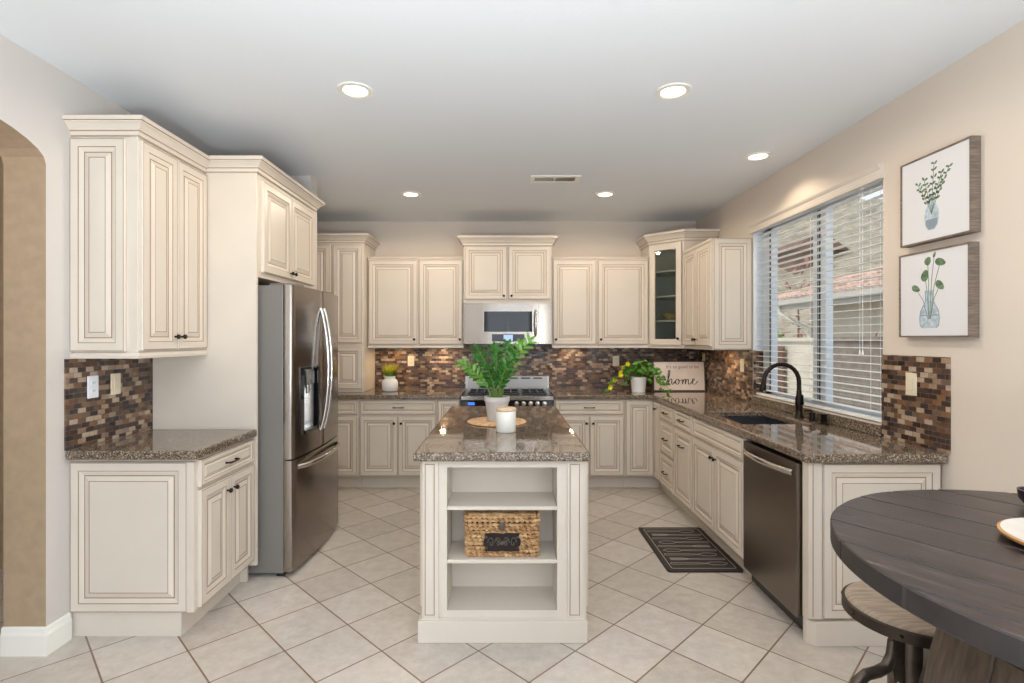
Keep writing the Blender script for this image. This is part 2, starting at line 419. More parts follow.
# baseboards
prof = [(0, 0), (.016, 0), (.016, .095), (.012, .11), (.010, .125), (.004, .132), (0, .132)]
mb = MB().sweep([(XL-.2, A1), (XL, A1), (XL, 2.608)][::-1], prof)
for i in range(len(mb.v)): pass
struct(MB().sweep([(XL-.2, A1-.0005), (XL+.0005, A1-.0005), (XL+.0005, 2.608)], prof).build('baseboard_left', 'white_paint'))
struct(MB().sweep([(XR-.0005, 2.50), (XR-.0005, YF)], prof).build('baseboard_right', 'white_paint'))

# ------------------------------------------------------------------ joinery parts
def rings_for(w, h):
    a = min(w, h)
    k = 1.0 if a > .26 else (.78 if a > .19 else .5)
    R = [(0, 0, 0), (0, .0165, 0), (.0025, .0195, 1), (.0055, .0198, 0), (.0065, .020, 0), (.042, .020, 1), (.0455, .0175, 0), (.062, .0125, 0), (.066, .0105, 1), (.071, .0105, 0), (.073, .0105, 0), (.094, .0175, 1), (.0975, .017, 0)]  # outermost glaze ring also paints in the shadow of the door gap
    return [((i*k if j > 4 else i), d, m) for j, (i, d, m) in enumerate(R)]
def panel_mb(w, h, rings=None, flat_centre=True):
    mb = MB(); R = rings or rings_for(w, h)
    def rect(i, d): return [(i, -d, i), (w-i, -d, i), (w-i, -d, h-i), (i, -d, h-i)]
    mb.add(rect(0, 0), [(3, 2, 1, 0)], 0)
    for a, b in zip(R, R[1:]):
        A = rect(a[0], a[1]); B = rect(b[0], b[1])
        for j in range(4): mb.add([A[j], A[(j+1) % 4], B[(j+1) % 4], B[j]], [(0, 1, 2, 3)], a[2])
    mb.add(rect(R[-1][0], R[-1][1]), [(0, 1, 2, 3)], 0)
    return mb
def panel(name, w, h, parent, loc, rz=0):
    return panel_mb(w, h).build(name, ['cream', 'glaze'], parent, loc, (0, 0, rz))
def knob(parent, x, z, y=-.02):
    mb = MB().lathe([(0, 0), (.006, 0), (.005, .012), (.0125, .016), (.0135, .022), (.011, .027), (0, .029)], n=12, fn=lambda a, b, c: (x+a, y-c, z+b))
    return mb.build('knob', 'bronze', parent)
def pull(parent, x, z, L=.1, y=-.02, vertical=False):
    mb = MB()
    pts = [(-L/2, 0), (-L/2, -.018), (-L*.42, -.026), (-L*.2, -.029), (0, -.030), (L*.2, -.029), (L*.42, -.026), (L/2, -.018), (L/2, 0)]
    mb.tube([((x, y+q, z+p) if vertical else (x+p, y+q, z)) for p, q in pts], [.006, .005, .0055, .0045, .004, .0045, .0055, .005, .006], 8)
    return mb.build('handle', 'bronze', parent)
CROWN = [(0, 0), (.009, 0), (.010, .003), (.012, .020), (.016, .022), (.018, .026), (.022, .034), (.036, .050), (.048, .058), (.050, .062), (.056, .064), (.056, .085), (0, .085)]
CROWN_M = [0, 1, 0, 0, 1, 0, 0, 0, 0, 1, 0, 0, 0]
def crown(parent, path, z0, h=.085, out=1.0):
    pr = [(o*out, z0+z*h/.085) for o, z in CROWN]
    return MB().sweep(path, pr, CROWN_M).build('crown_moulding', ['cream', 'glaze'], parent)

def cabinet(name, label, loc, rz, w, d, z1, fronts, base=True, toe_side=0., group=None, body=None, cat='cabinet', rail=None):
    """local frame: x along the front, y into the cabinet, z up; front frame at y=0. fronts: (kind,x0,x1,z0,z1,pulls)"""
    t = thing(name, label, cat, loc, rz, group)
    z0 = .127 if base else 0
    if body is None:
        MB().box(0, w, 0, d, z0, z1).build('carcass', 'cream', t, bevel=.0015, seg=1)
    else: body.build('carcass', 'cream', t, weld=False)
    if base: MB().box(toe_side, w-.001, .075, d, 0, z0-.0005).build('toe_kick', 'cream', t)
    for kind, x0, x1, a, b, pulls in fronts:
        p = panel(kind, x1-x0, b-a, t, (x0, -.0005, a))
        for pk, px, pz in pulls:
            if pk == 'k': knob(p, px-x0, pz-a)
            else: pull(p, px-x0, pz-a, .1)
    return t
L90, R90 = PI/2, -PI/2

# ---- left run (faces +X)
XLF = -1.547
c = cabinet('base_cabinet', 'cream base cabinet beside the refrigerator with a raised end panel, one drawer and two doors', (XLF, 2.632, 0), L90, .584, .617, .888,
            [('drawer', .012, .568, .742, .876, [('h', .29, .81)]), ('door', .012, .288, .14, .725, [('k', .255, .655)]), ('door', .292, .568, .14, .725, [('k', .325, .655)])], toe_side=.0)
panel('end_panel', .582, .745, c, (0, .617, .128), R90)
MB().box(-.018, 0, 0, .034, .128, .873).build('end_stile', 'cream', c)
c = cabinet('upper_cabinet', 'tall cream wall cabinet on the left wall beside the arch, over the short counter', (-1.838, 2.632, 1.387), L90, .582, .327, 1.113,
            [('door', .008, .289, .04, 1.09, [('k', .262, .11)]), ('door', .293, .576, .04, 1.09, [('k', .32, .11)])], base=False)
panel('end_panel', .272, 1.06, c, (0, .327, .035), R90)
crown(c, [(-.002, .327), (-.002, -.003), (.582, -.003)], 1.113-.005)
MB().sweep([(-.002, .327), (-.002, -.0035), (.582, -.0035)], [(0, .0), (.012, .0), (.014, .014), (.008, .028), (0, .03)]).build('light_rail', 'cream', c)
# refrigerator surround
c = cabinet('refrigerator_cabinet', 'deep cream cabinet above the stainless refrigerator with a full-height side panel', (-1.524, 3.24, 1.865), L90, .966, .64, .640,
            [('door', .04, .46, .035, .60, [('k', .435, .075)]), ('door', .466, .89, .035, .60, [('k', .49, .075)])], base=False)
MB().box(-.0215, -.0005, .0, .64, .10-1.865, .640).box(-.0215, -.0005, .06, .64, -1.865, .10-1.865).build('side_panel', 'cream', c, bevel=.001, seg=1)
crown(c, [(-.022, .300), (-.022, -.003), (.966, -.003), (.966, .034)], .635)

# ---- back run
YBF = 5.19
def backbase(label, x0, x1, fr, name='base_cabinet'):
    return cabinet(name, label, (x0, YBF, 0), 0, x1-x0, .675, .888, fr)
backbase('cream base cabinet in the back corner partly hidden behind the refrigerator', XL+.003, -1.448,
         [('drawer', .02, .70, .742, .876, [('h', .36, .81)]), ('door', .02, .355, .14, .725, [('k', .33, .655)]), ('door', .36, .70, .14, .725, [('k', .39, .655)])])
backbase('cream base cabinet left of the range, one wide drawer over two doors', -1.446, -.677,
         [('drawer', .012, .757, .742, .876, [('h', .39, .81)]), ('door', .012, .382, .14, .725, [('k', .35, .655)]), ('door', .387, .757, .14, .725, [('k', .419, .655)])])
backbase('narrow cream base cabinet just left of the range', -.675, -.449, [('door', .008, .218, .14, .876, [])])
backbase('cream base cabinet just right of the range, one wide drawer over two doors', .474, 1.170,
         [('drawer', .012, .684, .742, .876, [('h', .345, .81)]), ('door', .012, .345, .14, .725, [('k', .315, .655)]), ('door', .350, .684, .14, .725, [('k', .38, .655)])])
XRF = 1.463
t = thing('corner_base_cabinet', 'cream corner base cabinet with a folding pair of full-height doors, under the potted pothos', 'cabinet', (0, 0, 0))
Lp = [(1.172, 5.19), (XRF, 5.19), (XRF, 4.964), (2.11, 4.964), (2.11, 5.865), (1.172, 5.865)]
MB().prism(Lp, .127, .888).build('carcass', 'cream', t, bevel=.0015, seg=1)
MB().prism([(1.172, 5.265), (XRF+.075, 5.265), (XRF+.075, 4.964), (2.11, 4.964), (2.11, 5.865), (1.172, 5.865)], 0, .1265).build('toe_kick', 'cream', t)
panel('door', .268, .736, t, (1.178, 5.1895, .14))
p = panel('door', .196, .736, t, (XRF-.0005, 5.166, .14), R90); knob(p, .1, .67)

# ---- right run (faces -X)
def rightbase(label, y0, y1, fr, name='base_cabinet', body=None):
    return cabinet(name, label, (XRF, y1, 0), R90, y1-y0, .647, .888, fr, body=body)
rightbase('narrow cream cabinet of three stacked drawers beside the right-hand corner', 4.545, 4.962,
          [('drawer', .012, .405, .742, .876, [('h', .2, .812)]), ('drawer', .012, .405, .44, .725, [('h', .2, .575)]), ('drawer', .012, .405, .14, .424, [('h', .2, .272)])])
rightbase('cream cabinet left of the sink cabinet, one drawer over a bar-handled door', 4.093, 4.543,
          [('drawer', .012, .438, .742, .876, [('h', .22, .812)]), ('door', .012, .438, .14, .725, [('h', .22, .60)])])
skc = MB().box(0, .879, 0, .018, .127, .888).box(0, .018, .018, .647, .127, .888).box(.861, .879, .018, .647, .127, .888).box(.018, .861, .018, .647, .127, .145).box(.018, .861, .63, .647, .145, .888)
rightbase('wide cream cabinet under the sink with a false front over two doors', 3.212, 4.091,
          [('false_front', .012, .867, .742, .876, []), ('door', .012, .437, .14, .725, [('k', .41, .655)]), ('door', .441, .867, .14, .725, [('k', .468, .655)])], 'sink_cabinet', skc)
t = thing('cabinet_end', 'cream panelled end of the right-hand counter run, facing the round table', 'cabinet', (0, 0, 0))
MB().box(XRF, 2.110, 2.567, 2.602, .118, .888).build('carcass', 'cream', t, bevel=.0015, seg=1)
MB().box(XRF, XRF+.066, 2.549, 2.567, .128, .888).box(XRF+.02, XRF+.024, 2.548, 2.549, .14, .88, 1).build('corner_post', ['cream', 'glaze'], t, bevel=.002, seg=1)
panel('end_panel', .572, .752, t, (XRF+.07, 2.567, .129))
MB().prism([(XRF+.002, 2.602), (XRF+.002, 2.575), (XRF+.032, 2.542), (2.110, 2.542), (2.110, 2.602)], 0, .1175).build('plinth', 'cream', t, bevel=.002, seg=1)

# ---- back wall uppers
def backupper(label, x0, x1, kx):
    c = cabinet('upper_cabinet', label, (x0, 5.54, 1.387), 0, x1-x0, .328, .955, [('door', .010, x1-x0-.010, .038, .918, [('k', kx-x0, .090)])], base=False)
    MB().sweep([(0, -.0005), (x1-x0, -.0005)], [(0, .928), (.008, .928), (.012, .942), (.016, .946), (.016, .957), (0, .957)], [0, 0, 1, 0, 0, 0]).build('top_moulding', ['cream', 'glaze'], c)
    MB().sweep([(0, -.0005), (x1-x0, -.0005)], [(0, .0), (.012, .0), (.014, .012), (.006, .026), (0, .028)]).build('light_rail', 'cream', c)
    return c
def underlight(c, w, e):
    MB().lathe([(0, -.0022), (.03, -.0022), (.03, -.0003), (0, -.0003)], (w/2, .165, 0), 20).build('under_cabinet_light', 'lens', c)
    light('under_cabinet_lamp', 'AREA', (w/2, .165, -.004), (0, 0, 0), e, (1, .72, .42), .055, parent=c)
UC = []
UC.append(backupper('cream single-door wall cabinet next to the tall pantry cabinet on the back wall', -1.449, -.921, -.958))
UC.append(backupper('cream single-door wall cabinet immediately left of the microwave', -.919, -.447, -.482)); underlight(UC[0], .528, 1.3); underlight(UC[1], .472, 1.8)
UC.append(backupper('cream single-door wall cabinet immediately right of the microwave', .484, .954, .522)); underlight(UC[2], .47, 1.3)
backupper('cream single-door wall cabinet next to the corner glass cabinet', .956, 1.500, .992)
c = cabinet('microwave_cabinet', 'short cream two-door cabinet with crown moulding above the microwave', (-.4425, 5.50, 1.855), 0, .92, .368, .612,
            [('door', .015, .450, .040, .592, [('k', .420, .075)]), ('door', .470, .905, .040, .592, [('k', .500, .075)])], base=False)
crown(c, [(-.001, .366), (-.001, -.003), (.921, -.003), (.921, .366)], .598, .10)
# pantry on the counter
c = cabinet('pantry_cabinet', 'tall cream pantry cabinet standing on the back counter beside the refrigerator', (XL+.003, 5.405, .9365), 0, .705, .463, 1.533,
            [('door', .07, .362, .505, 1.51, []), ('door', .392, .692, .505, 1.51, []), ('door', .07, .362, .035, .465, []), ('door', .392, .692, .035, .465, [])], base=False)
crown(c, [(0, -.003), (.706, -.003), (.706, .461)], 1.530, .088)
# right wall upper
c = cabinet('upper_cabinet', 'cream two-door wall cabinet on the right wall beside the window with a pale end panel', (1.780, 5.258, 1.387), R90, .72, .333, .965,
            [('door', .012, .360, .035, .935, [('k', .335, .09)]), ('door', .364, .708, .035, .935, [('k', .390, .09)])], base=False)
panel('end_panel', .325, .955, c, (.72, .004, .005), L90)
underlight(c, .72, 1.8)
MB().sweep([(0, -.0005), (.7205, -.0005)], [(0, .944), (.008, .944), (.014, .956), (.014, .967), (0, .967)]).build('top_moulding', 'cream', c)
# corner glass cabinet
t = thing('corner_glass_cabinet', 'cream diagonal corner wall cabinet with a tall glass door and crown moulding', 'cabinet', (0, 0, 0))
q1, q2 = (1.504, 5.54), (1.780, 5.264)
Z0, Z1 = 1.387, 2.475
pent = [q1, q2, (2.110, 5.264), (2.110, 5.865), (1.504, 5.865)]
mb = MB().prism(pent, Z0, Z0+.035).prism(pent, Z1-.03, Z1)
mb.box(1.504, 1.520, 5.545, 5.865, Z0+.035, Z1-.03).box(1.784, 2.11, 5.264, 5.28, Z0+.035, Z1-.03)
mb.box(1.52, 2.11, 5.85, 5.865, Z0+.035, Z1-.03).box(2.095, 2.11, 5.28, 5.85, Z0+.035, Z1-.03)
dg = .7071
def diag(u, y, z): return (q1[0]+dg*u+dg*y, q1[1]-dg*u+dg*y, z)   # u along the diagonal, y inward
LD = math.hypot(q2[0]-q1[0], q2[1]-q1[1])
def dbox(mb, u0, u1, y0, y1, z0, z1, m=0):
    mb.extrude([(u0, y0), (u1, y0), (u1, y1), (u0, y1)], z0, z1, lambda u, v, s: diag(u, v, s), m)
dbox(mb, 0, .028, 0, .02, Z0+.035, Z1-.03); dbox(mb, LD-.028, LD, 0, .02, Z0+.035, Z1-.03)
mb.build('carcass', 'cream', t, weld=False)
for z in (1.66, 1.915, 2.175):
    MB().prism([(1.545, 5.565), (1.797, 5.313), (2.094, 5.313), (2.094, 5.849), (1.545, 5.849)], z, z+.018).build('shelf', 'cream', t)
mb = MB()
D0, D1, E0, E1 = .022, LD-.022, Z0+.035, Z1-.02
for u0, u1, a, b in ((D0, D0+.058, E0, E1), (D1-.058, D1, E0, E1), (D0+.058, D1-.058, E0, E0+.06), (D0+.058, D1-.058, E1-.06, E1)):
    dbox(mb, u0, u1, -.021, -.001, a, b)
for u0, u1, a, b in ((D0+.055, D0+.0585, E0+.058, E1-.058), (D1-.0585, D1-.055, E0+.058, E1-.058)):
    dbox(mb, u0, u1, -.0215, -.02, a, b, 1)
dr = mb.build('door', ['cream', 'glaze'], t, weld=False)
mb = MB(); dbox(mb, D0+.056, D1-.056, -.012, -.008, E0+.058, E1-.058); mb.build('glass_pane', 'cabglass', dr)
kx, ky, _ = diag(D1-.028, -.021, 0)
MB().lathe([(0, 0), (.006, 0), (.005, .012), (.0135, .018), (.0135, .024), (0, .029)], n=12, fn=lambda a, b, z: (kx-dg*z+dg*a, ky-dg*z-dg*a, 1.487+b)).build('knob', 'bronze', dr)
crown(t, [(1.503, 5.865), (1.503, 5.5385), (1.780, 5.2615), (2.110, 5.2615)], Z1-.01, .105, 1.1)
MB().lathe([(0, -.012), (.035, -.012), (.035, 0), (0, 0)], (1.75, 5.55, Z1-.031), 16).build('puck_light', 'lens', t)
light('puck_lamp', 'SPOT', (1.75, 5.55, Z1-.05), (0, 0, 0), 1.2, (1, .86, .68), parent=t, spot_size=2.4, spot_blend=.8, shadow_soft_size=.03)
MB().lathe([(0, 0), (.05, 0), (.085, .05), (.09, .075), (.082, .075), (.045, .012), (0, .012)], (1.74, 5.57, 1.679), 20).build('bowl', 'tanbowl')
tag(bpy.data.objects['bowl'], 'tan woven bowl behind the glass of the corner cabinet', 'bowl')

# ------------------------------------------------------------------ countertops
def counter(label, poly, hole=None):
    bm_ = MB()
    if hole:
        (x0, x1, y0, y1) = hole
        for ring in poly: bm_.prism(ring, .89, .935)
    else: bm_.prism(poly, .89, .935)
    o = bm_.build('countertop', 'granite', bevel=.012, seg=3)
    return tag(o, label, 'countertop')
counter('short brown granite countertop left of the refrigerator', [(XL+.002, 2.580), (-1.515, 2.580), (-1.515, 3.215), (XL+.002, 3.215)])
counter('brown granite countertop on the back wall left of the range', [(XL+.002, 5.152), (-.446, 5.152), (-.446, 5.8585), (XL+.002, 5.8585)])
SX0, SX1, SY0, SY1 = 1.535, 1.965, 3.40, 4.0
# L-shaped slab with the sink cut out (outer loop plus hole bridged by hand)
o_ = [(.471, 5.152), (1.432, 5.152), (1.432, 2.512), (XR-.002, 2.512), (XR-.002, 5.8585), (.471, 5.8585)]
bmh = bmesh.new()
def slab_with_hole():
    xs = sorted({.471, 1.432, SX0, SX1, XR-.002}); ys = sorted({2.512, SY0, SY1, 5.152, 5.8585})
    mb = MB()
    def inside(x, y):
        if x < 1.432 and y < 5.152: return False
        if SX0 < x < SX1 and SY0 < y < SY1: return False
        return True
    cells = {}
    for i in range(len(xs)-1):
        for j in range(len(ys)-1):
            cells[i, j] = inside((xs[i]+xs[i+1])/2, (ys[j]+ys[j+1])/2)
    for (i, j), k in cells.items():
        if not k: continue
        a, b, c, d = xs[i], xs[i+1], ys[j], ys[j+1]
        mb.add([(a, c, .935), (b, c, .935), (b, d, .935), (a, d, .935)], [(0, 1, 2, 3)])
        mb.add([(a, c, .89), (b, c, .89), (b, d, .89), (a, d, .89)], [(3, 2, 1, 0)])
        for di, dj, p, q in ((-1, 0, (a, d), (a, c)), (1, 0, (b, c), (b, d)), (0, -1, (a, c), (b, c)), (0, 1, (b, d), (a, d))):
            if not cells.get((i+di, j+dj), False):
                mb.add([(*p, .89), (*q, .89), (*q, .935), (*p, .935)], [(0, 1, 2, 3)])
    return mb
tag(slab_with_hole().build('countertop', 'granite', bevel=.012, seg=3), 'long L-shaped brown granite countertop holding the sink, from the range around to the window', 'countertop')
tag(MB().box(XR-.022, XR-.0005, W0+.002, 4.50, .9365, .998).build('granite_upstand', 'granite', bevel=.002, seg=1), 'low brown granite upstand under the kitchen window behind the faucet', 'backsplash')

# ------------------------------------------------------------------ mosaic backsplashes
def splash(label, b, m): return tag(MB().box(*b).build('tile_backsplash', m), label, 'backsplash')
splash('brown mosaic backsplash on the left wall behind the short counter', (XL+.0005, XL+.010, 2.582, 3.215, .9365, 1.3855), 'mosaic_y')
mb = MB().box(-1.455, -.4445, YB-.010, YB-.0005, .9365, 1.3855).box(-.4445, .4795, YB-.010, YB-.0005, .9365, 1.432).box(.4795, XR-.011, YB-.010, YB-.0005, .9365, 1.3855)
tag(mb.build('tile_backsplash', 'mosaic_x', weld=False), 'brown mosaic backsplash along the back wall behind the range', 'backsplash')
splash('brown mosaic backsplash on the right wall between the corner and the window', (XR-.010, XR-.0005, 4.515, YB-.011, .9365, 1.3855), 'mosaic_y')
splash('narrow brown mosaic return inside the far side of the window recess', (XR+.001, XR+.084, W1-.006, W1-.0003, WZ0+.001, 1.3855), 'mosaic_x')
splash('square brown mosaic backsplash on the right wall below the framed prints', (XR-.010, XR-.0005, 2.505, 2.953, .9365, 1.397), 'mosaic_y')

# ------------------------------------------------------------------ island
t = thing('island_cabinet', 'cream kitchen island cabinet with an open shelved end', 'cabinet', (-.010, 2.595, 0))
W2 = .405; IY = 1.68
mb = MB()
ox0, ox1, oz0, oz1 = -.281, .262, .149, .852
mb.box(-W2, ox0, 0, .02, .107, .888).box(ox1, W2, 0, .02, .107, .888).box(ox0, ox1, 0, .02, oz1, .888).box(ox0, ox1, 0, .02, .107, oz1*0+oz0)
mb.box(-W2, ox0, .02, .25, .107, .888).box(ox1, W2, .02, .25, .107, .888).box(ox0, ox1, .02, .25, oz1+.012, .888).box(ox0, ox1, .02, .25, .107, oz0-.0)
mb.box(-W2, W2, .25, IY, .107, .888)
mb.build('carcass', 'cream', t, weld=False)
for z in (.640, .377): MB().box(ox0+.0005, ox1-.0005, .004, .2495, z, z+.019).build('shelf', 'cream', t, bevel=.002, seg=1)
for xa, xb in ((-.398, -.322), (.312, .390)):
    mb = MB().box(xa, xb, -.012, 0, .112, .886)
    for u0, u1 in ((xa+.010, xa+.0135), (xb-.0135-.008, xb-.010-.008)): mb.box(u0, u1, -.0125, -.0115, .13, .872, 1)
    mb.box(xa+.0135, xb-.0215, -.0125, -.0115, .8685, .872, 1).box(xa+.0135, xb-.0215, -.0125, -.0115, .13, .1335, 1)
    mb.box(xa+.0155, xb-.0235, -.016, -.012, .1355, .8665)
    mb.build('pilaster', ['cream', 'glaze'], t, weld=False)
MB().box(-.421, .409, -.025, IY+.02, 0, .106).box(-.413, .401, -.017, IY+.012, .106, .113).build('plinth', 'cream', t, bevel=.003, seg=1)
for sx, rz, x in ((-1, R90, -W2), (1, L90, W2)):
    for k in range(3):
        y0 = .06+k*.53
        panel('side_panel', .50, .72, t, (x, (y0+.50 if sx < 0 else y0), .14), rz)
tag(MB().prism([(-.452, 2.545), (.411, 2.545), (.411, 4.32), (-.452, 4.32)], .89, .935).build('countertop', 'granite', bevel=.014, seg=3), 'rectangular brown granite countertop of the kitchen island', 'countertop')

# ------------------------------------------------------------------ refrigerator
t = thing('refrigerator', 'stainless french-door refrigerator with water dispenser and bottom freezer', 'refrigerator', (-1.387, 3.275, 0), L90)
FW = .905
MB().box(.003, FW-.003, 0, .72, .025, 1.818).box(.08, .22, -.05, .12, 1.818, 1.84).box(FW-.22, FW-.08, -.05, .12, 1.818, 1.84).build('cabinet_body', 'grey_side', t, bevel=.004)
for x in (.02, FW-.08):
    for y in (0, .64): MB().box(x, x+.06, y, y+.05, 0, .0248).build('foot', 'black', t, bevel=.004, seg=1)
def fy(x): return -(.058+.030*(1-((x-FW/2)/(FW/2))**2))
def bowed(x0, x1, z0, z1, hole=None, rad=.014):
    mb = MB(); n = 14
    xs = [x0, x0+rad*.3, x0+rad]+[x0+rad+(x1-x0-2*rad)*i/n for i in range(1, n)]+[x1-rad, x1-rad*.3, x1]
    if hole: xs = sorted(set(xs+[hole[0], hole[1]]))
    zs = [z0, z1] if not hole else [z0, hole[2], hole[3], z1]
    def ff(x):
        e = min(x-x0, x1-x); q = max(0, 1-e/rad); return fy(x)+rad*(1-math.sqrt(max(0, 1-q*q)))
    for a, b in zip(xs, xs[1:]):
        for c, d in zip(zs, zs[1:]):
            if hole and hole[0]-1e-6 <= a and b <= hole[1]+1e-6 and abs(c-hole[2]) < 1e-6: continue
            mb.add([(a, ff(a), c), (b, ff(b), c), (b, ff(b), d), (a, ff(a), d)], [(0, 1, 2, 3)], 0, True)
        mb.add([(a, ff(a), z1), (b, ff(b), z1), (b, -.004, z1), (a, -.004, z1)], [(0, 1, 2, 3)], 1)
        mb.add([(a, ff(a), z0), (b, ff(b), z0), (b, -.004, z0), (a, -.004, z0)], [(3, 2, 1, 0)], 1)
        mb.add([(a, -.004, z0), (b, -.004, z0), (b, -.004, z1), (a, -.004, z1)], [(3, 2, 1, 0)], 1)
    for x, o in ((x0, 1), (x1, 0)):
        for c, d in zip(zs, zs[1:]):
            mb.add([(x, ff(x), c), (x, ff(x), d), (x, -.004, d), (x, -.004, c)], [(0, 1, 2, 3)], 1)
    return mb, ff
XM = FW/2
DH = (.12, .375, .885, 1.29)
mb, ff = bowed(0, XM-.002, .735, 1.822, DH)
d1 = mb.build('door', ['steel', 'steel'], t)
mb = MB(); yb = -.012
a, b, c_, d_ = DH
for q in ([(a, ff(a), c_), (a, ff(a), d_), (a, yb, d_), (a, yb, c_)], [(b, ff(b), c_), (b, yb, c_), (b, yb, d_), (b, ff(b), d_)],
          [(a, yb, c_), (a, yb, d_), (b, yb, d_), (b, yb, c_)], [(a, ff(a), c_), (a, yb, c_), (b, yb, c_), (b, ff(b), c_)], [(a, ff(a), d_), (b, ff(b), d_), (b, yb, d_), (a, yb, d_)]):
    mb.add(q, [(0, 1, 2, 3)], 0)
dsp = mb.build('dispenser_recess', 'chrome', d1, weld=False)
mb = MB()
for x0, x1, z0, z1 in ((a-.03, a+.03, c_-.02, d_+.012), (b-.012, b+.006, c_-.02, d_+.012), (a+.03, b-.012, d_-.005, d_+.012), (a+.03, b-.012, c_-.02, c_+.004)):
    mb.box(x0, x1, ff((x0+x1)/2)-.006, ff((x0+x1)/2)+.03, z0, z1)
mb.build('dispenser_bezel', 'blackglass', d1, weld=False, bevel=.002, seg=1)
MB().box(.20, .34, -.075, -.02, d_-.11, d_-.02).cyl((.25, -.06, d_-.11), (.25, -.06, d_-.17), .012).cyl((.30, -.06, d_-.11), (.30, -.06, d_-.15), .009).build('dispenser_spout', 'steelh', d1, bevel=.003, seg=1)
mb, ff2 = bowed(XM+.002, FW, .735, 1.822); d2 = mb.build('door', ['steel', 'steel'], t)
mb, ff3 = bowed(0, FW, .035, .725); fz = mb.build('freezer_drawer', ['steel', 'steel'], t)
for dd, x in ((d1, XM-.034), (d2, XM+.034)):
    pts = [];
    for i in range(17):
        q = i/16; z = .85+.85*q; o = .012+.055*math.sin(PI*q)**.75
        pts.append((x, fy(x)-o+.012, z))
    MB().tube(pts, .011, 10).build('handle', 'chrome', dd)
pts = []
for i in range(17):
    q = i/16; x = .07+(FW-.14)*q; pts.append((x, fy(x)-.048*math.sin(PI*q)**.35+.004, .672))
MB().tube(pts, .013, 10, flat=1.2).build('handle', 'chrome', fz)

# ------------------------------------------------------------------ range
t = thing('range', 'stainless gas range with a black control panel set in the back counter', 'stove', (-.441, 5.13, 0))
RW = .906
mb = MB().box(0, RW, .04, .70, .05, .90)
mb.build('body', 'steelh', t, bevel=.003, seg=1)
MB().box(.03, RW-.03, .08, .66, 0, .05).build('kick_base', 'black', t)
MB().box(0, RW, 0, .04, .825, .886).build('control_panel', 'blackglass', t, bevel=.004)
MB().box(0, RW, -.012, .045, .8865, .925).build('cooktop_edge', 'steelh', t, bevel=.004)
MB().box(.005, RW-.005, .0455, .655, .9005, .926).build('burner_well', 'black', t)
mb = MB().box(.02, RW-.02, .01, .04, .26, .81)
dr = mb.build('oven_door', 'steelh', t, bevel=.005)
MB().box(.16, RW-.16, .006, .0105, .40, .68).build('oven_window', 'blackglass', dr)
MB().tube([(.08, .01, .765), (.08, -.04, .765), (RW-.08, -.04, .765), (RW-.08, .01, .765)], .012).build('handle', 'chrome', dr)
MB().box(.02, RW-.02, .01, .04, .06, .25).build('storage_drawer', 'steelh', t, bevel=.005)
for k in range(3):
    x0 = .05+k*.27
    mb = MB()
    for i in range(4): mb.box(x0+.012+i*.077, x0+.022+i*.077, .09, .58, .940, .952)
    for y in (.09, .25, .42, .568): mb.box(x0+.012, x0+.253, y, y+.012, .9275, .941)
    mb.build('grate', 'black', t, weld=False)
for i in range(5):
    x = .545+i*.068
    MB().lathe([(0, 0), (.022, 0), (.022, .006), (.017, .008), (.015, .028), (0, .03)], n=16, fn=lambda a, b, z: (x+a, -z, .853+b)).build('burner_knob', 'chrome', t)
MB().box(.07, .135, -.0015, .002, .838, .866).build('clock_display', 'lcd', t)
mb = MB().box(-.004, RW+.008, .66, .725, .90, 1.073)
for i in range(6): mb.box(.075+i*.133, .075+i*.133+.098, .6588, .662, 1.044, 1.059, 1)
mb.box(-.004, .02, .6585, .661, .905, 1.07, 2).box(RW-.016, RW+.008, .6585, .661, .905, 1.07, 2)
mb.build('backguard', ['satin', 'black', 'steelh'], t, weld=False)

# ------------------------------------------------------------------ microwave
t = thing('microwave', 'stainless over-the-range microwave under the short cabinet', 'microwave', (-.4395, 5.475, 1.432))
MWW, MWH = .914, .418
MB().box(.004, MWW-.004, .0, .385, .006, MWH).build('housing', 'steelh', t, bevel=.003)
MB().box(.05, MWW-.05, .02, .36, 0, .006).build('underside_vent', 'black', t)
def my(x): return -(.022+.028*(1-((x-MWW/2)/(MWW/2))**2))
def mslab(mb, x0, x1, z0, z1, off=0., m=0, n=12, back=-.0005):
    xs = [x0+(x1-x0)*i/n for i in range(n+1)]
    for a, b in zip(xs, xs[1:]):
        mb.add([(a, my(a)-off, z0), (b, my(b)-off, z0), (b, my(b)-off, z1), (a, my(a)-off, z1)], [(0, 1, 2, 3)], m, True)
        for z in (z0, z1): mb.add([(a, my(a)-off, z), (b, my(b)-off, z), (b, back, z), (a, back, z)], [(0, 1, 2, 3)], m)
    for x in (x0, x1): mb.add([(x, my(x)-off, z0), (x, my(x)-off, z1), (x, back, z1), (x, back, z0)], [(0, 1, 2, 3)], m)
mb = MB(); mslab(mb, 0, .775, 0, MWH); dr = mb.build('door', 'steel', t)
mb = MB(); mslab(mb, .213, .71, .123, .335, .002, n=10); mb.build('window', 'blackglass', dr)
mb = MB(); mslab(mb, .207, .716, .117, .123, .003, n=10); mslab(mb, .207, .716, .335, .341, .003, n=10); mslab(mb, .207, .213, .117, .341, .003, n=2); mslab(mb, .71, .716, .117, .341, .003, n=2)
mb.build('window_trim', 'steelh', dr, weld=False)
mb = MB(); mslab(mb, .295, .63, .025, .10, .002, n=8); cp = mb.build('control_panel', 'blackglass', dr)
mb = MB(); mslab(mb, .415, .51, .032, .093, .003, n=4); mb.build('display', 'lcdpale', cp)
pts = [(.745, my(.745)-.035*math.sin(PI*i/10)**.6, .075+.28*i/10) for i in range(11)]
MB().tube(pts, [.006]+[.014]*9+[.006], 10).build('handle', 'chrome', dr)
mb = MB(); mslab(mb, .780, MWW, 0, MWH); mb.build('side_panel', 'steel', t)

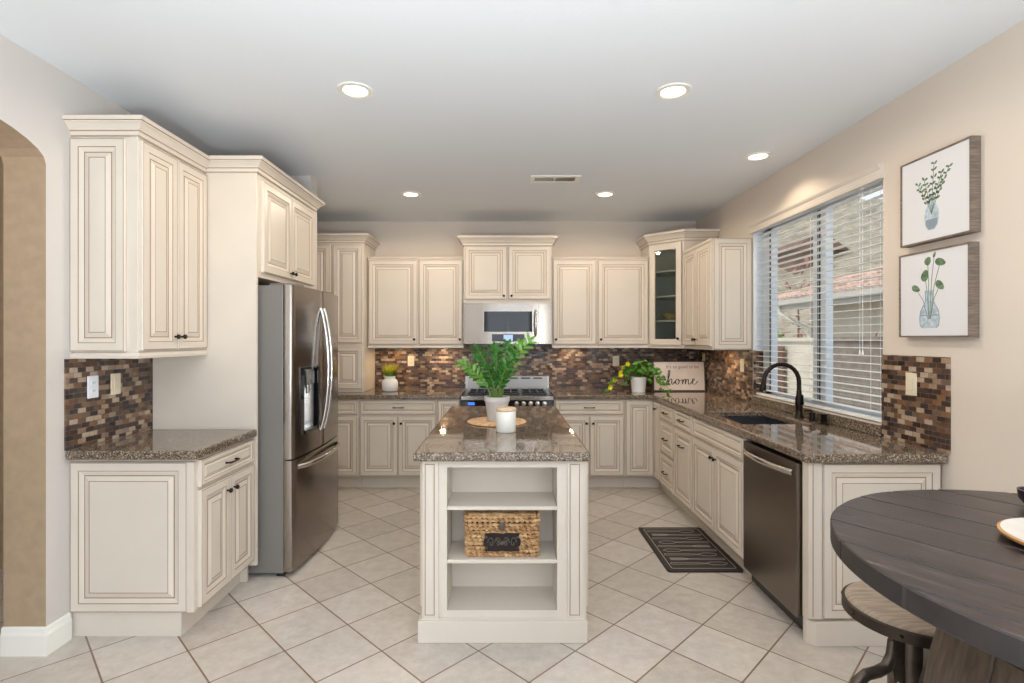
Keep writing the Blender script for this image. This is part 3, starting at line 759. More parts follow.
# ------------------------------------------------------------------ dishwasher
t = thing('dishwasher', 'dark stainless dishwasher at the end of the right-hand counter', 'dishwasher', (XRF, 3.208, 0), R90)
MB().box(.004, .596, .03, .60, .02, .885).build('tub', 'black', t)
dr = MB().box(.006, .594, -.022, .029, .10, .868).build('door', 'steeldark', t, bevel=.006)
MB().box(.006, .594, .05, .09, .0, .095).build('toe_kick', 'black', t)
pts = [(.04+.52*i/14, -.022-.042*math.sin(PI*i/14)**.45, .815) for i in range(15)]
MB().tube(pts, .013, 10, flat=1.3).build('handle', 'chrome', dr)

# ------------------------------------------------------------------ sink, faucet, dispensers
t = thing('sink', 'dark undermount composite sink set in the granite under the window', 'sink', (0, 0, 0))
mb = MB(); x0, x1, y0, y1 = SX0-.012, SX1+.012, SY0-.012, SY1+.012
zt, zb = .889, .70
def basin(mb, x0, x1, y0, y1, zt, zb):
    i = .02
    T = [(x0, y0, zt), (x1, y0, zt), (x1, y1, zt), (x0, y1, zt)]; B = [(x0+i, y0+i, zb), (x1-i, y0+i, zb), (x1-i, y1-i, zb), (x0+i, y1-i, zb)]
    To = [(x0-.01, y0-.01, zt), (x1+.01, y0-.01, zt), (x1+.01, y1+.01, zt), (x0-.01, y1+.01, zt)]; Bo = [(x0+.01, y0+.01, zb-.01), (x1-.01, y0+.01, zb-.01), (x1-.01, y1-.01, zb-.01), (x0+.01, y1-.01, zb-.01)]
    for k in range(4):
        l = (k+1) % 4
        mb.add([T[k], T[l], B[l], B[k]], [(0, 1, 2, 3)]); mb.add([To[k], To[l], Bo[l], Bo[k]], [(3, 2, 1, 0)]); mb.add([T[k], T[l], To[l], To[k]], [(3, 2, 1, 0)])
    mb.add(B, [(0, 1, 2, 3)]); mb.add(Bo, [(3, 2, 1, 0)])
basin(mb, x0, x1, y0, y1, zt, zb); mb.build('basin', 'sink', t)
MB().lathe([(0, 0), (.045, 0), (.045, .004), (.03, .002), (0, .002)], (1.75, 3.7, .7005), 20).build('drain', 'chrome', t)
t = thing('faucet', 'tall dark bronze gooseneck faucet behind the sink', 'faucet', (2.035, 3.66, .936))
MB().lathe([(0, 0), (.030, 0), (.030, .008), (.024, .014), (.022, .06), (.026, .09), (.024, .13), (.018, .16), (.016, .19), (0, .19)], n=18).build('base', 'bronze', t)
pts = [(0, 0, .18), (0, 0, .25)]
for i in range(1, 13):
    q = PI*i/12; pts.append((-.122+.122*math.cos(q), 0, .25+.122*math.sin(q)))
pts += [(-.246, 0, .240)]
MB().tube(pts, .0145, 12).build('spout', 'bronze', t)
MB().tube([(-.2455, 0, .246), (-.248, 0, .225), (-.253, 0, .198), (-.254, 0, .190)], [.016, .018, .023, .021], 14).build('spray_head', 'bronze', t)
MB().tube([(0, -.022, .10), (0, -.045, .105), (-.01, -.06, .13), (-.02, -.075, .165)], [.010, .010, .007, .008], 10).build('lever', 'bronze', t)
for y, hh, nm, lb in ((3.52, .06, 'soap_dispenser', 'short dark soap dispenser with a bent nozzle beside the faucet'), (3.39, .066, 'air_gap', 'short dark cylindrical air gap cap on the counter right of the soap dispenser')):
    t = thing(nm, lb, nm.replace('_', ' '), (2.045, y, .936))
    MB().lathe([(0, 0), (.024, 0), (.024, .006), (.019, .009), (.019, hh*.8), (.022, hh*.84), (.022, hh), (0, hh)], n=16).build('body', 'bronze', t)
    if nm[0] == 's': MB().tube([(0, 0, hh), (-.012, 0, hh+.012), (-.045, 0, hh+.010), (-.052, 0, hh)], .006).build('nozzle', 'bronze', t)

# ------------------------------------------------------------------ window blind
t = thing('window_blind', 'white horizontal slat blind with a moulded valance over the kitchen window', 'blind', (0, 0, 0))
prv = [(0, 0), (.024, 0), (.026, .018), (.020, .022), (.021, .048), (.028, .056), (.034, .070), (.034, .080), (0, .080)]
MB().sweep([(XR-.001, 4.53), (XR-.001, 2.945)], [(o, z+2.385) for o, z in prv]).build('valance', 'valance', t)
NS = 30
for i in range(NS):
    z = 1.060+(2.40-1.060)*i/(NS-1)
    mb = MB(); a = .0
    xs = [(-.025, 0), (-.012, .0011), (0, .0015), (.012, .0011), (.025, 0)]
    poly = [(x, z0-.001+a*x) for x, z0 in xs]+[(x, z0+.0015+a*x) for x, z0 in xs[::-1]]
    mb.extrude(poly, W0+.008, W1-.010, lambda u, v, s: (XR+.045+u, s, z+v))
    mb.build('slat', 'blind', t)
MB().box(XR+.020, XR+.070, W0+.008, W1-.010, 1.008, 1.026).build('bottom_rail', 'blind', t, bevel=.004)
for y in (3.08, 3.69, 4.35):
    for x in (XR+.017, XR+.073): MB().tube([(x, y, 1.02), (x, y, 2.42)], .0011, 5).build('ladder_cord', 'blind', t)
for y in (3.14, 3.165): MB().tube([(XR+.010, y, 1.42), (XR+.010, y, 2.42)], .0014, 5).tube([(XR+.010, y, 1.39), (XR+.010, y, 1.42)], [.006, .003], 8).build('lift_cord', 'blind', t)

# ------------------------------------------------------------------ outlets and switches
def plate(name, label, loc, rz, kind, m='plate_ivory'):
    t = thing(name, label, name.replace('_', ' '), loc, rz, 'wall plates on the backsplash')
    MB().box(-.036, .036, -.006, 0, -.058, .058).build('cover_plate', m, t, bevel=.003)
    if kind == 'outlet':
        mb = MB()
        for z in (-.021, .021):
            mb.box(-.016, .016, -.0085, -.006, z-.014, z+.014)
            mb.box(-.007, -.005, -.009, -.0083, z-.004, z+.006, 1).box(.005, .007, -.009, -.0083, z-.004, z+.006, 1)
        mb.build('socket', [m, 'dark'], t, weld=False)
    else: MB().box(-.016, .016, -.009, -.006, -.033, .033).build('rocker', m, t, bevel=.001, seg=1)
plate('power_outlet', 'white power outlet on the left mosaic, the one nearer the arch', (XL+.0105, 2.745, 1.235), L90, 'outlet', 'plate_white')
plate('light_switch', 'ivory light switch on the left mosaic, the one nearer the refrigerator panel', (XL+.0105, 2.905, 1.237), L90, 'switch')
plate('power_outlet', 'ivory power outlet on the back mosaic above the small grass plant', (-1.056, YB-.0105, 1.237), 0, 'outlet')
plate('power_outlet', 'ivory power outlet on the back mosaic above the trailing pothos', (1.222, YB-.0105, 1.237), 0, 'outlet')
plate('light_switch', 'ivory light switch on the right mosaic just above the right end of the home sign', (XR-.0105, 5.60, 1.275), R90, 'switch')
plate('light_switch', 'ivory light switch on the right mosaic between the corner and the window', (XR-.0105, 4.69, 1.248), R90, 'switch')
plate('light_switch', 'ivory light switch on the mosaic square below the framed prints', (XR-.0105, 2.733, 1.25), R90, 'switch')

# ------------------------------------------------------------------ ceiling fixtures
def can(x, y, label, cone=3.05, e=32):
    t = thing('recessed_light', label, 'ceiling light', (x, y, CEIL), 0, 'recessed ceiling lights')
    MB().lathe([(.062, -.0005), (.093, -.0005), (.092, -.006), (.072, -.010), (.064, -.004)], n=32).build('trim_ring', 'white_paint', t)
    MB().lathe([(0, -.001), (.0635, -.001), (.062, -.006), (.03, -.008), (0, -.008)], n=28).build('lens', 'lens', t)
    light('lamp', 'SPOT', (0, 0, -.02), (0, 0, 0), e, (1, .83, .63), parent=t, spot_size=cone, spot_blend=.35, shadow_soft_size=.03)
can(-.79, 2.765, 'big recessed ceiling light at the front left, nearest the tall wall cabinet by the arch')
can(.880, 2.775, 'big recessed ceiling light at the front right, directly across from the left front one')
can(-.857, 4.752, 'small recessed ceiling light at the back, left of the air vent')
can(.893, 4.752, 'small recessed ceiling light at the back, right of the air vent')
can(1.80, 3.763, 'recessed ceiling light close to the wall above the window', 2.3, 11)
t = thing('air_vent', 'white rectangular ceiling air vent between the two back lights', 'vent', (.40, 4.30, CEIL))
mb = MB()
for x0, x1, y0, y1 in ((-.20, -.165, -.09, .09), (.165, .20, -.09, .09), (-.165, .165, -.09, -.06), (-.165, .165, .06, .09), (-.006, .006, -.06, .06)): mb.box(x0, x1, y0, y1, -.008, -.0005)
mb.build('frame', 'white_paint', t, weld=False)
MB().box(-.165, .165, -.06, .06, -.002, -.0008).build('duct_opening', 'dark', t)
for s in (0, 1):
    mb = MB()
    for i in range(11):
        x = (-.158 if s == 0 else .012)+i*.0142
        mb.extrude([(x, -.007), (x+.002, -.007), (x+.009, -.0025), (x+.007, -.0025)], -.06, .06, lambda u, v, q: (u, q, v))
    mb.build('louvre', 'white_paint' if s == 0 else 'louvre_shaded', t, weld=False)  # second bank gets a darker white, its shade painted into the colour

# ------------------------------------------------------------------ framed prints
def frame(label, y0, y1, z0, z1, draw):
    """hangs on the right wall; local x runs toward the camera"""
    t = thing('framed_print', label, 'framed print', (XR-.0005, y1, z0), R90, 'framed botanical prints')
    w, h = y1-y0, z1-z0; mb = MB()
    for a, b, c, d in ((0, .008, 0, h), (w-.008, w, 0, h), (.008, w-.008, 0, .008), (.008, w-.008, h-.008, h)): mb.box(a, b, -.046, -.0005, c, d)
    mb.build('frame', 'frame_wood', t, weld=False)
    MB().box(.008, w-.008, -.041, -.030, .008, h-.008).build('canvas', 'canvas', t)
    draw(t, w, h)
def ell(mb, cx, cz, a, b, rot=0, m=0, y=-.0416, n=14, tip=1.0):
    pts = []
    for i in range(n):
        q = 2*PI*i/n; u = a*math.cos(q); v = b*math.sin(q)*(1-.35*(tip-1)*math.cos(q))
        pts.append((cx+u*math.cos(rot)-v*math.sin(rot), cz+u*math.sin(rot)+v*math.cos(rot)))
    mb.extrude(pts, y, -.0405, lambda u, v, s: (u, s, v), m)
def vase_poly(mb, cx, z0, prof, m, y):
    pts = [(cx-r, z0+z) for r, z in prof]+[(cx+r, z0+z) for r, z in prof[::-1]]
    mb.extrude(pts, y, -.0405, lambda u, v, s: (u, s, v), m)
def draw_a(t, w, h):
    cx = w*.47; mb = MB()
    vase_poly(mb, cx, .055, [(.020, 0), (.036, .02), (.044, .055), (.040, .095), (.024, .125), (.013, .145), (.014, .165)], 1, -.0413)
    vase_poly(mb, cx, .058, [(.017, 0), (.032, .02), (.037, .045), (.030, .05)], 2, -.0415)
    r = random.Random(3)
    for i, (dx, hh) in enumerate(((-.085, .075), (-.045, .09), (.015, .155), (.06, .10), (.105, .115))):
        p = [(cx+dx*(k/8)**1.2, .13+(.09+hh)*k/8) for k in range(9)]
        mb.tube([(x, -.0412, z) for x, z in p], .0014, 5, 0)
        for k in range(3, 9):
            for s in (-1, 1):
                x, z = p[k]; ell(mb, x+s*.010+r.uniform(-.004, .004), z+r.uniform(-.004, .008), .0105, .0055, s*.6+r.uniform(-.4, .4), 0, -.0414, 8)
    mb.build('vase_drawing', ['ink_green', 'ink_blue', 'ink_grey'], t, weld=False)
def draw_b(t, w, h):
    cx = w*.46; mb = MB()
    vase_poly(mb, cx, .045, [(.040, 0), (.056, .012), (.060, .05), (.054, .085), (.034, .115), (.024, .135), (.025, .185)], 1, -.0413)
    mb.tube([(cx-.049, -.0415, .108), (cx+.049, -.0415, .108)], .0022, 5, 2)
    for s in (-1, 1): mb.tube([(cx+s*r, -.0415, .045+z) for r, z in [(.040, 0), (.056, .012), (.060, .05), (.054, .085), (.034, .115), (.024, .135), (.025, .185)]], .0016, 5, 2)
    for (dx, dz, L, W, rot) in ((-.085, .245, .028, .016, -.4), (-.028, .305, .030, .022, 1.2), (-.010, .375, .022, .019, .9), (.065, .36, .032, .018, -.3), (.062, .25, .030, .018, -.7), (.03, .40, .014, .007, 1.1)):
        mb.tube([(cx+dx*.1, -.0412, .09), (cx+dx*.45, -.0412, .09+(dz-.09)*.6), (cx+dx, -.0412, dz)], .0014, 5, 0)
        ell(mb, cx+dx, dz, L, W, rot, 0, -.0414, 12, 1.6)
    mb.build('vase_drawing', ['ink_green', 'ink_blue', 'ink_grey'], t, weld=False)
frame('upper framed print of small-leaved sprigs in a pale blue glass vase', 2.345, 2.765, 1.962, 2.390, draw_a)
frame('lower framed print of broad leaves in a clear glass bottle vase', 2.353, 2.775, 1.493, 1.920, draw_b)

# ------------------------------------------------------------------ home sign
t = thing('sign', 'white wooden sign lettered home leaning in the back right corner of the counter', 'sign', (1.535, 5.50, .9365), 0)
SW, SH = .553, .318
lean = .10
mb = MB()
for a, b, c, d in ((0, .012, 0, SH), (SW-.012, SW, 0, SH), (.012, SW-.012, 0, .012), (.012, SW-.012, SH-.012, SH)): mb.box(a, b, -.004, .022, c, d)
fr = mb.build('frame', 'sign_frame', t, rot=(-lean, 0, 0), weld=False)
fb = MB().box(.012, SW-.012, .004, .018, .012, SH-.012).build('board', 'sign_face', t, rot=(-lean, 0, 0))
def bez(p, n=8):
    out = []
    for i in range(0, len(p)-3, 3):
        for k in range(n+1):
            if k == 0 and out: continue
            q = k/n; a = (1-q)**3; b = 3*q*(1-q)**2; c = 3*q*q*(1-q); d = q**3
            out.append((a*p[i][0]+b*p[i+1][0]+c*p[i+2][0]+d*p[i+3][0], a*p[i][1]+b*p[i+1][1]+c*p[i+2][1]+d*p[i+3][1]))
    return out
def stroke(mb, pts, ox, oz, sc, r=.004, y=.0035):
    P = [(ox+u*sc, y, oz+v*sc) for u, v in pts]
    rs = []
    for i in range(len(P)):
        a = P[max(0, i-1)]; b = P[min(len(P)-1, i+1)]; down = abs(b[2]-a[2])/(math.hypot(b[0]-a[0], b[2]-a[2])+1e-6)
        rs.append(r*(.45+.75*down))
    mb.tube(P, rs, 6)
mb = MB(); ox, oz, sc = .155, .072, .063
# h
stroke(mb, bez([(-.45, .15), (-.2, .0), (.3, 1.2), (.42, 1.9), (.5, 2.4), (.25, 2.5), (.18, 2.0), (.08, 1.3), (.1, .5), (.05, 0)]), ox, oz, sc)
stroke(mb, bez([(.05, 0), (.2, .6), (.45, 1.0), (.65, .9), (.85, .8), (.55, .1), (.8, .0), (1.0, 0), (1.1, .3), (1.25, .5)]), ox, oz, sc)
# o
stroke(mb, bez([(1.75, .85), (1.35, 1.0), (1.15, .1), (1.55, .0), (1.95, -.05), (2.05, .8), (1.75, .85), (1.7, .6), (2.1, .55), (2.4, .75)]), ox, oz, sc)
# m
stroke(mb, bez([(2.4, .75), (2.55, .95), (2.5, .4), (2.45, 0), (2.6, .6), (2.8, 1.0), (2.95, .85), (3.05, .7), (2.95, .3), (2.92, 0), (3.05, .6), (3.25, 1.0), (3.4, .85), (3.55, .7), (3.3, .1), (3.55, 0), (3.75, 0), (3.85, .2), (4.0, .4)]), ox, oz, sc)
# e
stroke(mb, bez([(4.0, .4), (4.4, .5), (4.6, .95), (4.35, .95), (4.05, .95), (3.95, .0), (4.4, .0), (4.65, .0), (4.8, .25), (5.0, .55)]), ox, oz, sc)
mb.build('lettering', 'sign_ink', fb, weld=False)
cu = bpy.data.curves.new('motto', 'FONT'); cu.body = "It's so good to be"; cu.size = .047; cu.align_x = 'CENTER'; cu.extrude = .0008; cu.space_character = 1.02
to = bpy.data.objects.new('motto_tmp', cu); COL.objects.link(to)
dg_ = bpy.context.evaluated_depsgraph_get(); me = bpy.data.meshes.new_from_object(to.evaluated_get(dg_)); bpy.data.objects.remove(to)
mo = bpy.data.objects.new('motto', me); COL.objects.link(mo); me.materials.clear(); me.materials.append(M['sign_ink2']); mo.parent = fb; mo.location = (SW*.57, .003, .240); mo.rotation_euler = (PI/2, 0, 0)

# ------------------------------------------------------------------ plants
def leaf(mb, base, d, up, L, W, curl=.15, m=0, n=5):
    d = Vector(d).normalized(); up = Vector(up); s = d.cross(up)
    if s.length < 1e-4: s = d.orthogonal()
    s.normalize(); u = s.cross(d).normalized(); base = Vector(base); vs = []
    for i in range(n+1):
        q = i/n; wd = W*.5*(math.sin(PI*min(1, q*.92+.04))**.8); c = base+d*L*q+u*(-curl*L*q*q)
        vs += [c-s*wd+u*wd*.35, c, c+s*wd+u*wd*.35]
    fs = []
    for i in range(n):
        a = i*3; fs += [(a, a+1, a+4, a+3), (a+1, a+2, a+5, a+4)]
    mb.add(vs, fs, m, True)
def pot_mb(r0, r1, h, wall=.006, n=28, lip=0.):
    return MB().lathe([(0, 0), (r0, 0), (r0+(r1-r0)*.6, h*.6), (r1, h-lip), (r1+(.004 if lip else 0), h-lip), (r1+(.004 if lip else 0), h), (r1-wall, h), (r1-wall-.004, h-.03), (0, h-.03)], n=n)
# zz plant
ZP = (-.060, 3.475, .9455)
t = thing('potted_plant', 'glossy green zz plant in a grey pot on the island', 'plant', ZP)
pot = pot_mb(.060, .080, .160, lip=.03).build('pot', 'pot_grey', t)
MB().lathe([(0, .128), (.071, .128), (.06, .134), (0, .136)], n=20).build('soil', 'soil', t)
r = random.Random(11)
stems = [(-.235, -.02, .25), (-.15, .05, .28), (-.13, -.08, .35), (-.02, .09, .36), (.00, -.05, .345), (.08, .05, .375), (.12, -.06, .31), (.17, .06, .385), (.235, -.01, .405), (-.06, -.10, .22), (.07, -.10, .24), (-.20, .07, .20)]
for i, (dx, dy, hh) in enumerate(stems):
    dx *= .80; b = Vector((dx*.16, dy*.18, .13)); P = []
    for k in range(11):
        q = k/10; P.append(b+Vector((dx*q**1.6*.95, dy*q**1.6, hh*(q if q < .8 else .8+(q-.8)*.75))))
    MB().tube(P, [.0065*(1-.65*k/10) for k in range(11)], 7).build('stem', 'stem', t)
    mb = MB(); young = i in (0, 7, 8)
    for k in range(4, 11):
        tdir = (P[min(k+1, 10)]-P[k-1]).normalized()
        side = tdir.cross(Vector((.25, 1, .1))).normalized()
        for s in (-1, 1):
            d = side*s*.85+tdir*.75+Vector((r.uniform(-.15, .15), r.uniform(-.5, .3), r.uniform(-.1, .15)))
            leaf(mb, P[k]+tdir*s*.006, d, (0, -.75, .6), r.uniform(.048, .068), r.uniform(.019, .026), r.uniform(.0, .25))
    leaf(mb, P[10], P[10]-P[9], (0, -.7, .5), .06, .026, .1)
    mb.build('leaf_spray', 'leafnew' if young else 'leaf', t, weld=False)
# trivet and candle
mb = MB(); R0 = .195
for i in range(13):
    rr = R0-.0075-i*.0148
    if rr < .012: break
    mb.tube([(rr*math.cos(2*PI*k/48), rr*math.sin(2*PI*k/48), .005) for k in range(48)], .0078, 6, cyc=True, flat=.62)
tag(mb.build('trivet', 'cork', loc=(-.060, 3.475, .9355), weld=False), 'round woven tan trivet under the zz plant on the island', 'trivet')
t = thing('candle_jar', 'white candle jar with a pale wooden lid on the island in front of the plant', 'candle', (.0, 3.13, .9355))
MB().lathe([(0, 0), (.056, 0), (.0595, .004), (.0595, .118), (.057, .122), (0, .122)], n=32).build('jar', 'candle', t)
MB().lathe([(0, .1225), (.058, .1225), (.060, .125), (.060, .138), (.058, .14), (0, .14)], n=32).build('lid', 'lidwood', t)
# grass in a white jar
t = thing('grass_plant', 'yellow-green ornamental grass in a white jar on the back counter', 'plant', (-1.215, 5.52, .9365))
mb = MB().lathe([(0, 0), (.072, 0), (.082, .008), (.084, .09), (.072, .118), (.055, .128), (.057, .150), (.060, .157), (.050, .157), (.048, .13), (0, .13)], n=28)
mb.build('jar', 'ceramic', t)
r = random.Random(5); mbs = [MB(), MB()]
for i in range(300):
    a = r.uniform(0, 2*PI); q = r.random()**.5*.042; sp = r.uniform(.2, 1.0); hh = r.uniform(.10, .165)
    b = Vector((q*math.cos(a), q*math.sin(a), .13)); tip = b+Vector((math.cos(a)*.075*sp, math.sin(a)*.075*sp, hh))
    mid = (b+tip)/2+Vector((0, 0, .015)); s = Vector((-math.sin(a+.4), math.cos(a+.4), 0))*.0024
    mbs[0].add([b-s, b+s, mid+s, mid-s], [(0, 1, 2, 3)]); mbs[1].add([mid-s, mid+s, tip], [(0, 1, 2)])
o = mbs[0].build('grass_blades', 'grass', t, weld=False); o['kind'] = 'stuff'
o = mbs[1].build('grass_tips', 'grasstip', t, weld=False); o['kind'] = 'stuff'
# pothos
t = thing('pothos_plant', 'trailing green pothos with yellow flowers in a white pot in front of the home sign', 'plant', (1.365, 5.43, .9365))
pot_mb(.068, .082, .155).build('pot', 'ceramic', t)
MB().lathe([(0, .120), (.07, .120), (0, .128)], n=18).build('soil', 'soil', t)
r = random.Random(21); mb = MB(); ml = MB(); my_ = MB()
vines = [(-.30, -.02, .02), (-.24, .05, .10), (-.20, -.05, .16), (-.10, .02, .27), (-.02, -.04, .30), (.06, .03, .31), (.14, -.05, .22), (.18, .04, .26), (.24, -.08, .10), (.28, -.14, .02), (.20, -.16, .03), (-.16, -.10, .08), (.02, -.12, .20), (.10, -.12, .12)]
for vi, (dx, dy, zz) in enumerate(vines):
    P = []; dx *= (.72 if dx > 0 and zz > .15 else 1)
    for k in range(9):
        q = k/8; z = .13+(zz-.13)*q+.13*math.sin(PI*q)*(1 if zz < .2 else .4); P.append(Vector((dx*q, dy*q, max(.03, z))))
    mb.tube(P, .0024, 5)
    for k in range(2, 9):
        for s in range(2):
            d = Vector((r.uniform(-1, 1)+dx*1.5, r.uniform(-1, .4), r.uniform(-.3, .6)))
            leaf(ml, P[k], d, (0, -.7, .7), r.uniform(.036, .060), r.uniform(.030, .048), r.uniform(.1, .4))
    if vi in (0, 1, 2):
        for k in (5, 8):
            for s in range(5):
                a = 2*PI*s/5; leaf(my_, P[k]+Vector((0, -.02, .02)), (math.cos(a), -.5, math.sin(a)), (0, -1, 0), .030, .022, .1)
mb.build('vine', 'stem', t, weld=False); o = ml.build('foliage', 'pothos', t, weld=False); my_.build('flower', 'yellow', t, weld=False)

# ------------------------------------------------------------------ basket
t = thing('basket', 'woven seagrass lidded basket with a dark metal plaque on the middle island shelf', 'basket', (-.0195, 2.735, .3965))
BW, BD, BH = .365, .215, .165
def rrect(w, d, rad, n=5):
    pts = []
    for cx, cy, a0 in ((w/2-rad, -d/2+rad, -PI/2), (w/2-rad, d/2-rad, 0), (-w/2+rad, d/2-rad, PI/2), (-w/2+rad, -d/2+rad, PI)):
        for i in range(n+1): a = a0+PI/2*i/n; pts.append((cx+rad*math.cos(a), cy+rad*math.sin(a)))
    return pts
def braid(mb, w, d, z, r0, ph, rnd):
    base = rrect(w, d, .018); P = []
    L = base+[base[0]]
    for (ax, ay), (bx, by) in zip(L, L[1:]):
        n = max(1, int(math.hypot(bx-ax, by-ay)/.0065))
        for i in range(n): P.append((ax+(bx-ax)*i/n, ay+(by-ay)*i/n))
    pts = []; rs = []
    for i, (x, y) in enumerate(P):
        s = math.sin(i*PI/2.0+ph); pts.append((x*(1+.012*s), y*(1+.02*s), z+.0012*math.cos(i*1.7)+rnd.uniform(-.0008, .0008))); rs.append(r0*(1+.34*s+rnd.uniform(-.1, .1)))
    mb.tube(pts, rs, 6, cyc=True)
r = random.Random(9); mb = MB()
mb.box(-BW/2+.010, BW/2-.010, -BD/2+.010, BD/2-.010, .002, BH, 1)
for i in range(9): braid(mb, BW-.012, BD-.012, .0095+i*.0187, .0090, i*PI/2, r)
mb.build('body', ['weave', 'weave_dark'], t, weld=False)
mb = MB(); mb.box(-BW/2+.008, BW/2-.008, -BD/2+.008, BD/2-.008, BH+.006, BH+.040, 1)
for i in range(2): braid(mb, BW, BD, BH+.0175+i*.018, .0088, i*PI/2+1, r)
for i in range(11):
    y = -BD/2+.014+i*.0187
    P = [(-BW/2+.01+k*.0066, y, BH+.041) for k in range(53)]
    mb.tube(P, [.0088*(1+.22*math.sin(k*PI/2+i*PI/2)) for k in range(53)], 6)
mb.build('lid', ['weave', 'weave_dark'], t, weld=False)
mb = MB(); PW, PH = .185, .092
out = []
for i in range(64):
    a = 2*PI*i/64; c, s = math.cos(a), math.sin(a)
    k = 1/max(abs(c), abs(s)); notch = 1-.09*abs(math.sin(3*a))**6-.05*(abs(math.sin(2*a))**8)
    out.append((PW/2*c*k*notch, .078+PH/2*s*k*notch))
mb.extrude(out, -BD/2-.006, -BD/2-.010, lambda u, v, s: (u, s, v))
for sx in (-1, 1):
    for sc in (.02, .055):
        pts = [(sx*(sc+.016*math.cos(q*.5)*(1-q/16)), -BD/2-.012, .078+.03*math.sin(q*.5)*(1-q/16)) for q in range(15)]
        mb.tube(pts, .0036, 6, 1)
    mb.sphere((sx*.078, -BD/2-.011, .104), .007, 6, 1); mb.sphere((sx*.078, -BD/2-.011, .05), .007, 6, 1)
mb.sphere((0, -BD/2-.011, .078), .012, 8, 1)
mb.tube([(-.03, -BD/2-.012, .094), (0, -BD/2-.022, .07), (.03, -BD/2-.012, .094)], .0036, 6, 1)
mb.build('metal_plaque', ['plaque', 'castiron'], t, weld=False)
MB().box(-.013, .013, -BD/2-.016, -BD/2-.009, .138, .180).build('clasp', 'castiron', t, bevel=.003)

# ------------------------------------------------------------------ floor mat
t = thing('kitchen_mat', 'dark anti-fatigue mat with a utensil pattern on the floor in front of the sink', 'mat', (1.272, 3.73, .0005))
MW_, MD = .485, .77
mb = MB().prism(rrect(MW_, MD, .02), 0, .012)
def line(pts, r=.0035, cyc=False): mb.tube([(x, y, .0125) for x, y in pts], r, 5, 1, flat=.45, cyc=cyc)
line(rrect(MW_-.07, MD-.07, .012), .003, True)
def oval(cx, cy, a, b): line([(cx+a*math.cos(2*PI*i/18), cy+b*math.sin(2*PI*i/18)) for i in range(18)], .0028, True)
for k in range(9):
    y = .30-k*.072; x0 = -.185; f = 1 if k % 2 == 0 else -1
    line([(x0*f, y+.012), (-.02*f, y+.010), (.05*f, y+.004)], .0026); line([(x0*f, y-.012), (-.02*f, y-.010), (.05*f, y-.004)], .0026)
    line([(x0*f, y+.012), (x0*f-.008*f, y), (x0*f, y-.012)], .0026)
    if k % 3 == 0:
        oval(.105*f, y, .06, .026)
    elif k % 3 == 1:
        for e in (-.016, -.005, .005, .016): line([(.05*f, y+e*.4), (.09*f, y+e), (.175*f, y+e)], .0026)
    else:
        line([(.05*f, y+.004), (.07*f, y+.020), (.15*f, y+.022), (.18*f, y), (.15*f, y-.022), (.07*f, y-.020), (.05*f, y-.004)], .0028)
mb.build('mat', ['rug', 'rugline'], t, weld=False)

# ------------------------------------------------------------------ round table on a barrel
TZ, TR = 1.05, .54
TC = Vector((1.243, .99))
pa = math.atan2(-.274, .184)
t = thing('pub_table', 'round dark plank-topped pub table standing on a wooden barrel', 'table', (TC.x, TC.y, 0), pa)
mb = MB(); PWD = .13; n = 9
for i in range(-5, 5):
    a, b = i*PWD+.045, (i+1)*PWD+.045-.0022
    a2, b2 = max(a, -TR+.001), min(b, TR-.001)
    if b2-a2 < .01: continue
    up_ = []; dn = []
    for k in range(n+1):
        v = a2+(b2-a2)*k/n; x = math.sqrt(max(0, TR*TR-v*v)); up_.append((x, v)); dn.append((-x, v))
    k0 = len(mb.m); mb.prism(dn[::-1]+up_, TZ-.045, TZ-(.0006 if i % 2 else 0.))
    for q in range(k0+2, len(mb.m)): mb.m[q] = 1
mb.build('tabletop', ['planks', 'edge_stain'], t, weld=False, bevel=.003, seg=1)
MB().box(-.40, .40, -.10, .10, TZ-.075, TZ-.046).box(-.10, .10, -.44, -.102, TZ-.075, TZ-.046).box(-.10, .10, .102, .44, TZ-.075, TZ-.046).build('cleat', 'planks', t, weld=False)
mb = MB(); NSV = 26; zs = [0, .1, .22, .36, .49, .62, .76, .88, .974]
def br(z): return .300+.078*math.sin(PI*min(1, max(0, z/.974)))
for k in range(NSV):
    a0 = 2*PI*k/NSV+.004; a1 = 2*PI*(k+1)/NSV-.004
    vs = []
    for z in zs:
        rr = br(z)
        for a, q in ((a0, .985), (a0+.01, 1.0), ((a0+a1)/2, 1.004), (a1-.01, 1.0), (a1, .985)): vs.append((rr*q*math.cos(a), rr*q*math.sin(a), z))
    fs = [(i*5+j, i*5+j+1, i*5+j+6, i*5+j+5) for i in range(len(zs)-1) for j in range(4)]
    mb.add(vs, fs)
mb.lathe([(br(z)*.975, z) for z in zs], n=52)
mb.build('barrel', 'stave', t, weld=False)
for z in (.05, .30, .67, .915):
    MB().lathe([(br(z-.022)*1.006, z-.022), (br(z-.022)*1.006+.004, z-.022), (br(z+.022)*1.006+.004, z+.022), (br(z+.022)*1.006, z+.022)], n=48).build('hoop', 'hoop', t)
t = thing('plate', 'round ivory plate with a wooden rim lying on the dark table at the right edge', 'plate', (1.215, 1.085, TZ+.0005))
MB().lathe([(0, 0), (.10, 0), (.148, .010), (.150, .016), (.146, .018), (.10, .008), (0, .006)], n=48, m=0).build('rim', 'plate_rim', t)
MB().lathe([(0, .0065), (.10, .0085), (.1445, .0182), (.1445, .0186), (.10, .0095), (0, .0078)], n=48).build('face', 'plate_top', t)
t = thing('bowl', 'small dark plum bowl at the back of the round table', 'bowl', (1.372, 1.352, TZ+.0005))
MB().lathe([(0, 0), (.025, 0), (.042, .022), (.045, .045), (.040, .045), (.030, .015), (0, .010)], n=24).build('body', 'purple', t)

